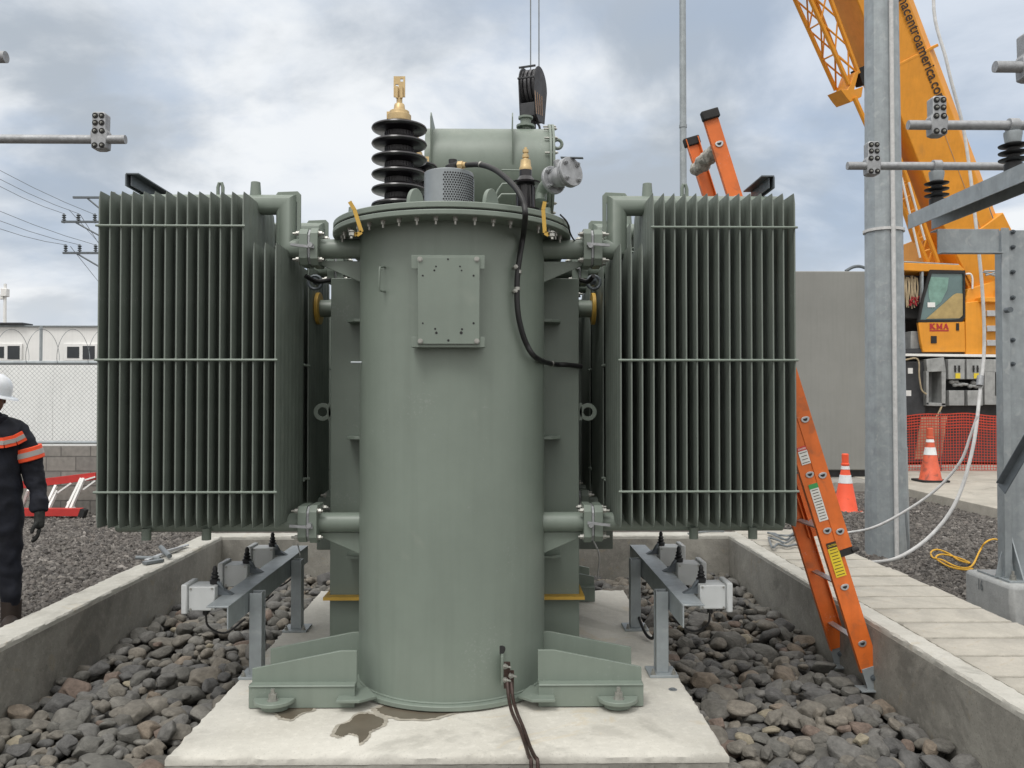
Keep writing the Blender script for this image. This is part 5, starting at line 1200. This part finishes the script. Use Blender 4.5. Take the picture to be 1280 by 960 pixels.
me_ = m.build('chain_link_mesh', 'galv_dark', cf)
for pxx in (47, -230, 330):
    x = WX(pxx, Yw); m = MB(); m.cyl((x, Yc_, zu_), (x, Yc_, WZ(408, Yw)), .020, n=10); m.build('fence_post', 'galv', cf)
m = MB(); rc_ = .235; zc_ = WZ(433, Yw); P = []
for i in range(26*14):
    t_ = i/26; P.append((-8.4+t_*.42, Yc_+rc_*math.sin(2*PI*t_)*.8, zc_+rc_*math.cos(2*PI*t_)))
m.tube(P, .0035, 5)
m.build('razor_coil', 'wire_grey', cf)
# white perimeter wall panels and the white cabin behind
Yv = 14.0
wp = thing('white_wall', (-7, Yv, 0), 'plain white panel wall behind the chain link fence', 'wall')
for k_ in range(8):
    x0 = WX(66, Yv)-4.2+k_*1.4*1.0-1.4*0
    m = MB(); m.box((x0+.002, Yv, 0), (x0+1.398, Yv+.1, WZ(451, Yv))); m.build('wall_panel', 'wall_white', wp, bev=.003)
Yb = 19.0
cb = thing('site_cabin', (-9, Yb, 0), 'white prefabricated cabin with small dark windows at the left edge', 'building')
m = MB(); m.box((WX(-260, Yb), Yb, 0), (WX(330, Yb), Yb+2.6, WZ(409, Yb))); m.build('wall', 'white', cb, bev=.02)
m = MB(); m.box((WX(-265, Yb), Yb-.06, WZ(409, Yb)), (WX(335, Yb), Yb+2.7, WZ(407.8, Yb))); m.build('roof', 'galv', cb)
m = MB(); m.box((WX(-30, Yb), Yb-.12, WZ(407, Yb)), (WX(31, Yb), Yb+.3, WZ(404.5, Yb))); m.build('roof_beam', 'crane_dark', cb)
for x0 in (-14, 80):
    m = MB(); m.box((WX(x0, Yb), Yb-.05, WZ(451, Yb)), (WX(x0+42, Yb), Yb, WZ(430, Yb))); wn = m.build('window_frame', 'white', cb, bev=.01)
    for d_ in (3.5, 23):
        m = MB(); m.box((WX(x0+d_, Yb-.05), Yb-.06, WZ(448 if d_ < 10 else 449.5, Yb)), (WX(x0+d_+15, Yb-.05), Yb-.052, WZ(434 if d_ < 10 else 433, Yb))); m.build('window_pane', 'window_dark', wn)
# mast with antenna
lp = thing('antenna_mast', (WX(5, 30), 30, 0), 'slim white mast with small boxes behind the white cabin', 'mast')
x = WX(5, 30); m = MB(); m.cyl((x, 30, 0), (x, 30, WZ(356, 30)), .075, .05, n=10); m.build('shaft', 'white', lp)
m = MB(); m.box((x-.1, 29.88, WZ(372, 30)), (x+.11, 30.1, WZ(362, 30))); m.box((x-.15, 29.9, WZ(375.5, 30)), (x-.02, 30.0, WZ(369, 30))); m.build('antenna_box', 'white', lp, bev=.02)
# utility pole and wires
Yu = 46
utx = WX(139, Yu); ut = thing('utility_pole', (utx, Yu, 0), 'utility pole with three crossarms partly hidden by the left radiator', 'utility pole')
m = MB(); m.cyl((utx, Yu, 0), (utx, Yu, WZ(242, Yu)), .2, .13, n=12); m.build('shaft', 'plinth_concrete', ut)
arms = [(250, 92, 170), (280, 78, 200), (318.5, 80, 198)]
for k_, (py, x0, x1) in enumerate(arms):
    m = MB(); z = WZ(py, Yu); m.bar((WX(x0, Yu), Yu-.25, z), (WX(x1, Yu), Yu-.25, z), .12, .11); m.tube([(WX(x0+18, Yu), Yu-.25, z-.05), (utx, Yu-.2, z-1.1)], .05, 6)
    ar = m.build('crossarm', 'galv_dark', ut)
    if k_:
        for px_ in ((80, 98, 118.5) if k_ == 1 else (82, 99.5, 119.5)):
            p_ = W(px_, py, Yu-.25); m = MB(); m.lathe([(.06, .05), (.05, .2), (.12, .22), (.05, .3), (.12, .36), (.05, .42), (.12, .48), (.05, .54), (.04, .58)], p_, n=10); m.build('line_insulator', 'galv_dark', ar)
wr = [((0, 213), (118, 268), -1), ((0, 224), (98, 267), -1), ((0, 233), (80, 267), -1), ((0, 264), (119, 306), -1), ((0, 276), (99.5, 306), -1), ((0, 286), (82, 306), -1)]
for i, (a_, b2, _) in enumerate(wr):
    p1 = W(b2[0], b2[1], Yu-.25); p0 = W(a_[0], a_[1], Yu-4); d_ = (p0-p1); P = []
    for k_ in range(13): t_ = k_/12*4; P.append(p1+d_*t_+Vector((0,0,-.10*math.sin(PI*min(1, t_)))))
    m = MB(); m.tube(P, .014, 4); m.build('power_line', 'wire_grey', label='thin power line running up left from the %s crossarm' % ('upper' if i < 3 else 'lower'), cat='power line', group='power lines on the %s crossarm' % ('upper' if i < 3 else 'lower'))
for i, (a_, b2) in enumerate((((86, 262), (125, 305)), ((100, 268), (140, 330)), ((88, 308), (123, 352)))):
    m = MB(); m.tube([W(*a_, Yu), W(*b2, Yu+14)], .018, 4); m.build('power_line', 'wire_grey', label='thin power line running down right behind the left radiator', cat='power line', group='power lines behind the left radiator')

# red stepladder lying against the block wall
Ys = 11.2
sl = thing('step_ladder', (WX(80, Ys), Ys, 0), 'red and white stepladder lying on its side against the block wall', 'ladder')
def sp_(a_, b_, dy=0): return W(a_, b_, Ys+dy)
m = MB(); m.bar(sp_(20, 607), sp_(120, 595), .10, .03, (0,-1,0)); m.build('rail', 'red', sl, bev=.003)
m = MB(); m.bar(sp_(12, 640, -.25), sp_(103, 640, -.25), .09, .10); m.build('rail', 'red', sl, bev=.003)
m = MB(); m.bar(sp_(101, 640, -.25), sp_(107, 642, -.25), .1, .1); m.build('rail_foot', 'gasket', sl)
for a_, b_ in (((56, 637), (70, 607)), ((60, 638), (71, 614)), ((83, 637), (102, 598)), ((88, 637), (105, 598)), ((93, 637), (86, 628)), ((36, 612), (28, 636))):
    m = MB(); m.bar(sp_(*a_, -.2), sp_(*b_, -.02), .03, .05, (0,-1,0)); m.build('step', 'white', sl, bev=.002)
for a_, b_ in (((72, 616), (89, 604)), ((104, 612), (119, 601)), ((50, 603), (57, 610)), ((106, 600), (119, 596))):
    m = MB(); m.bar(sp_(*a_, -.05), sp_(*b_, -.02), .02, .028, (0,-1,0)); m.build('brace', 'white', sl)

# ------------------------------------------------------------ person
def skin_obj(name, pts, edges, m, parent, levels=2, root=0):
    me = bpy.data.meshes.new(name); me.from_pydata([tuple(Vector(p[:3])) for p in pts], edges, [])
    o = bpy.data.objects.new(name, me); COL.objects.link(o); md = o.modifiers.new('skin', 'SKIN'); md.use_smooth_shade = True
    for i, p in enumerate(pts):
        r = p[3]; sk = me.skin_vertices[0].data[i]; sk.radius = (r, p[4] if len(p) > 4 else r); sk.use_root = (i == root)
    sb = o.modifiers.new('sub', 'SUBSURF'); sb.levels = levels; sb.render_levels = levels
    bpy.context.view_layer.update(); dg = bpy.context.evaluated_depsgraph_get(); me2 = bpy.data.meshes.new_from_object(o.evaluated_get(dg)); 
    bpy.data.objects.remove(o); me2.materials.clear(); me2.materials.append(M[m]); me2.polygons.foreach_set('use_smooth', [True]*len(me2.polygons))
    o = bpy.data.objects.new(name, me2); COL.objects.link(o); o.parent = parent; ORG[o.name] = ORG[parent.name]; return o
Yq = 5.75; pc = Vector((WX(-10, Yq), Yq, 0)); pe = thing('person', pc, 'worker in dark navy coveralls with orange reflective bands, black gloves and white hard hat', 'person'); pe.rotation_euler = (0, 0, math.radians(24)); 
# local frame: facing -Y, his left is +X
body = [(0,0,.93,.17,.13), (0,0,1.08,.185,.135), (0,0,1.24,.20,.14), (0,.0,1.385,.145,.10), (0,-.005,1.46,.062,.062), (0,-.012,1.52,.055,.058),
 (.15,0,1.385,.085,.08), (.208,.01,1.27,.080,.083), (.245,.02,1.10,.076,.078), (.278,-.02,.96,.060,.062), (.297,-.06,.83,.054,.056), (.299,-.066,.80,.05,.05),
 (-.15,0,1.385,.085,.08), (-.208,.01,1.27,.080,.083), (-.245,.02,1.10,.076,.078), (-.278,-.02,.96,.060,.062), (-.297,-.06,.83,.054,.056), (-.299,-.066,.80,.05,.05),
 (.10,0,.84,.105,.11), (.115,-.01,.5,.078,.082), (.125,.02,.12,.062,.066), (-.10,0,.84,.105,.11), (-.115,-.01,.5,.078,.082), (-.125,.02,.12,.062,.066)]
ed = [(0,1),(1,2),(2,3),(3,4),(4,5),(3,6),(6,7),(7,8),(8,9),(9,10),(10,11),(3,12),(12,13),(13,14),(14,15),(15,16),(16,17),(0,18),(18,19),(19,20),(0,21),(21,22),(22,23)]
bo = skin_obj('body', body, ed, 'navy', pe, levels=3)
tx2 = bpy.data.textures.new('folds', 'CLOUDS'); tx2.noise_scale = .11; dd2 = bo.modifiers.new('folds', 'DISPLACE'); dd2.texture = tx2; dd2.strength = .05; dd2.mid_level = .5
ORG_save = ORG[pe.name]; ORG[pe.name] = Vector((0,0,0))
m = MB(); m.sph((0,-.025,1.60), .1, 24, (.78, .95, 1.15)); m.sph((0,-.125,1.585), .018, 10, (.8, 1.2, 1.3)); m.sph((.078,-.02,1.59), .022, 8, (.4, .8, 1.3)); m.sph((-.078,-.02,1.59), .022, 8, (.4, .8, 1.3)); m.sph((0,-.11,1.548), .02, 10, (1.4, .5, .4)); m.sph((0,-.098,1.515), .03, 10, (1, .7, .7)); hd = m.build('head', 'skin', pe)
m = MB(); m.sph((.032,-.113,1.612), .011, 8); m.sph((-.032,-.113,1.612), .011, 8); m.build('eye', 'hair', hd)
m = MB(); m.sph((0,.0,1.615), .102, 20, (.82, .95, 1.0)); m.build('hair', 'hair', pe)
m = MB(); m.lathe([(.18, -.004), (.172, .006), (.128, .014), (.128, .05), (.118, .09), (.09, .125), (.045, .146), (.004, .15)], (-.01,-.02,1.635), (.28,-.06,1), n=32); m.build('hard_hat', 'hardhat', pe)
m = MB(); m.lathe([(.085, -.03), (.098, .05), (.088, .055)], (0,-.005,1.43), (0,-.15,1), n=20); m.build('collar', 'navy', pe)
def band(c, d, r, h, nm='reflective_band'):
    c = Vector(c); d = Vector(d).normalized()
    m = MB(); m.lathe([(r, -h/2), (r+.003, -h/2+.004), (r+.003, h/2-.004), (r, h/2)], c, d, n=28); o = m.build(nm, 'hivis', pe)
    m = MB(); m.lathe([(r+.0045, -h*.2), (r+.0045, h*.2)], c, d, n=28); m.build('silver_stripe', 'silver_tape', o)
for sx in (-1, 1):
    band((sx*.221, .014, 1.215), (sx*-.26, -.06, 1), .091, .092)
    for y_ in (-1, 1):
        P = [Vector((0, y_*.150, 1.30)), Vector((sx*.09, y_*.150, 1.30)), Vector((sx*.155, y_*.122, 1.315)), Vector((sx*.205, y_*.095, 1.345))]; m = MB()
        for p_, q_ in zip(P, P[1:]): m.bar(p_, q_, .012, .07)
        so = m.build('shoulder_stripe', 'hivis', pe)
        m = MB()
        for p_, q_ in zip(P, P[1:]): m.bar(p_+Vector((0,y_*.002,0)), q_+Vector((0,y_*.002,0)), .014, .028)
        m.build('silver_stripe', 'silver_tape', so)
    # boots
    m = MB(); m.sph((sx*.125, -.06, .055), .075, 16, (.7, 1.9, .75)); m.cyl((sx*.125, .02, .03), (sx*.125, .02, .2), .06, .066, 16); m.build('boot', 'boot', pe)
# gloved hands with separate bent fingers
for sx in (-1, 1):
    wr_ = Vector((sx*.299, -.072, .79)); pts = [(wr_.x, wr_.y+.004, wr_.z+.05, .04, .036), (*wr_, .036, .030), (wr_.x, wr_.y-.02, wr_.z-.05, .036, .022), (wr_.x, wr_.y-.03, wr_.z-.095, .036, .019)]
    ed_ = [(0,1),(1,2),(2,3)]
    hnd = skin_obj('hand', pts, ed_, 'glove', pe)
    for k_, (dy_, ln) in enumerate(((-.034, .068), (-.012, .078), (.011, .073), (.032, .058))):
        b_ = Vector((wr_.x, wr_.y-.03+dy_, wr_.z-.095)); P = [b_, b_+Vector((-sx*.004, -.003, -ln*.45)), b_+Vector((-sx*.018, -.004, -ln*.82)), b_+Vector((-sx*.036, -.002, -ln*1.0))]
        m = MB(); m.tube(spline(P, 4), [.0115-.0002*i for i in range(13)], 10); m.sph(P[-1], .0095, 8); m.build('finger', 'glove', pe)
    b_ = Vector((wr_.x-sx*.01, wr_.y-.055, wr_.z-.04)); P = [b_, b_+Vector((-sx*.018, -.028, -.028)), b_+Vector((-sx*.028, -.032, -.062))]
    m = MB(); m.tube(spline(P, 4), .0125, 10); m.sph(P[-1], .0115, 8); m.build('thumb', 'glove', pe)
ORG[pe.name] = ORG_save

# ------------------------------------------------------------ light and sky
wd = bpy.data.worlds.new('World'); scn.world = wd; wd.use_nodes = True; t = wd.node_tree; N = t.nodes; L = t.links; N.clear()
out = N.new('ShaderNodeOutputWorld'); bg = N.new('ShaderNodeBackground'); L.new(bg.outputs[0], out.inputs[0]); bg.inputs[1].default_value = .1
sky = N.new('ShaderNodeTexSky'); sky.sky_type = 'NISHITA'; sky.sun_disc = False
SUN_E, SUN_A = math.radians(58), math.radians(205)    # azimuth clockwise from +Y: behind and left of the camera
sky.sun_elevation = SUN_E; sky.sun_rotation = SUN_A; sky.air_density = 1; sky.dust_density = 2; sky.ozone_density = 1.5
tc = N.new('ShaderNodeTexCoord'); sp3 = N.new('ShaderNodeSeparateXYZ'); L.new(tc.outputs['Generated'], sp3.inputs[0])
def mth(op, a, b=None, c=None):
    n = N.new('ShaderNodeMath'); n.operation = op
    for i, x in enumerate((a, b, c)):
        if x is None: continue
        if isinstance(x, (int, float)): n.inputs[i].default_value = x
        else: L.new(x, n.inputs[i])
    return n.outputs[0]
zc3 = mth('MAXIMUM', sp3.outputs[2], 0.0); dn = mth('ADD', zc3, .28)
cmb = N.new('ShaderNodeCombineXYZ'); L.new(mth('DIVIDE', sp3.outputs[0], dn), cmb.inputs[0]); L.new(mth('DIVIDE', sp3.outputs[1], dn), cmb.inputs[1])
def cl(scale, det, dist, off, r=.55):
    mp = N.new('ShaderNodeMapping'); mp.inputs['Location'].default_value = off; L.new(cmb.outputs[0], mp.inputs[0])
    n = N.new('ShaderNodeTexNoise'); n.inputs['Scale'].default_value = scale; n.inputs['Detail'].default_value = det; n.inputs['Distortion'].default_value = dist; n.inputs['Roughness'].default_value = r; L.new(mp.outputs[0], n.inputs['Vector']); return n.outputs['Fac']
def mrng(s, a, b, c=0, d=1):
    r = N.new('ShaderNodeMapRange'); r.interpolation_type = 'SMOOTHSTEP'
    for i, x in enumerate((a, b, c, d)): r.inputs[i+1].default_value = x
    L.new(s, r.inputs[0]); return r.outputs[0]
n1 = cl(1.5, 9, .3, (1.3, .4, 0)); n2 = cl(2.6, 10, .35, (4.1, 2.2, 1)); n3 = cl(.8, 4, .2, (7.7, .5, 2))
def cmix(f, a, b):
    x = N.new('ShaderNodeMix'); x.data_type = 'RGBA'
    if isinstance(f, (int, float)): x.inputs[0].default_value = f
    else: L.new(f, x.inputs[0])
    for i, q in ((6, a), (7, b)):
        if isinstance(q, tuple): x.inputs[i].default_value = (*q, 1)
        else: L.new(q, x.inputs[i])
    return x.outputs[2]
cloud = cmix(mrng(n1, .41, .60), (4.6, 5.15, 5.8), (9.0, 9.3, 9.6))
cloud = cmix(mrng(n2, .47, .68, 0, .7), cloud, (5.1, 6.0, 7.3))
hz = mrng(sp3.outputs[2], 0, .22, .75, 0)
cloud = cmix(hz, cloud, (9.0, 9.15, 9.25))
blue = cmix(.62, sky.outputs[0], (4.7, 6.2, 8.6))
skyc = cmix(mrng(n3, .44, .60, 1, .62), blue, cloud)
# the overcast is brighter high up and behind the camera
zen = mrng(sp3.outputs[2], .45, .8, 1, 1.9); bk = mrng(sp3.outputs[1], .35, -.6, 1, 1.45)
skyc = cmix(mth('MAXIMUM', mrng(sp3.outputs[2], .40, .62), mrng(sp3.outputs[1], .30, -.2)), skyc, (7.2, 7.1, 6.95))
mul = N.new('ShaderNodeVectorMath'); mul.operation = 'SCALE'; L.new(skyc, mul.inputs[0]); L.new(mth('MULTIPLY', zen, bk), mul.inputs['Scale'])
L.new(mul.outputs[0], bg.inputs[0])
sd = bpy.data.lights.new('sun', 'SUN'); sd.energy = 1.35; sd.angle = math.radians(20); sd.color = (1, .975, .94)
so = bpy.data.objects.new('sun', sd); COL.objects.link(so)
dirn = Vector((math.sin(SUN_A)*math.cos(SUN_E), math.cos(SUN_A)*math.cos(SUN_E), math.sin(SUN_E)))
so.rotation_euler = dirn.to_track_quat('Z', 'Y').to_euler(); so.location = dirn*30
scn.view_settings.view_transform = 'Standard'; scn.view_settings.look = 'None'; scn.view_settings.exposure = 0; scn.view_settings.gamma = 1
scn.render.engine = 'CYCLES'; scn.cycles.use_denoising = True; scn.cycles.max_bounces = 5
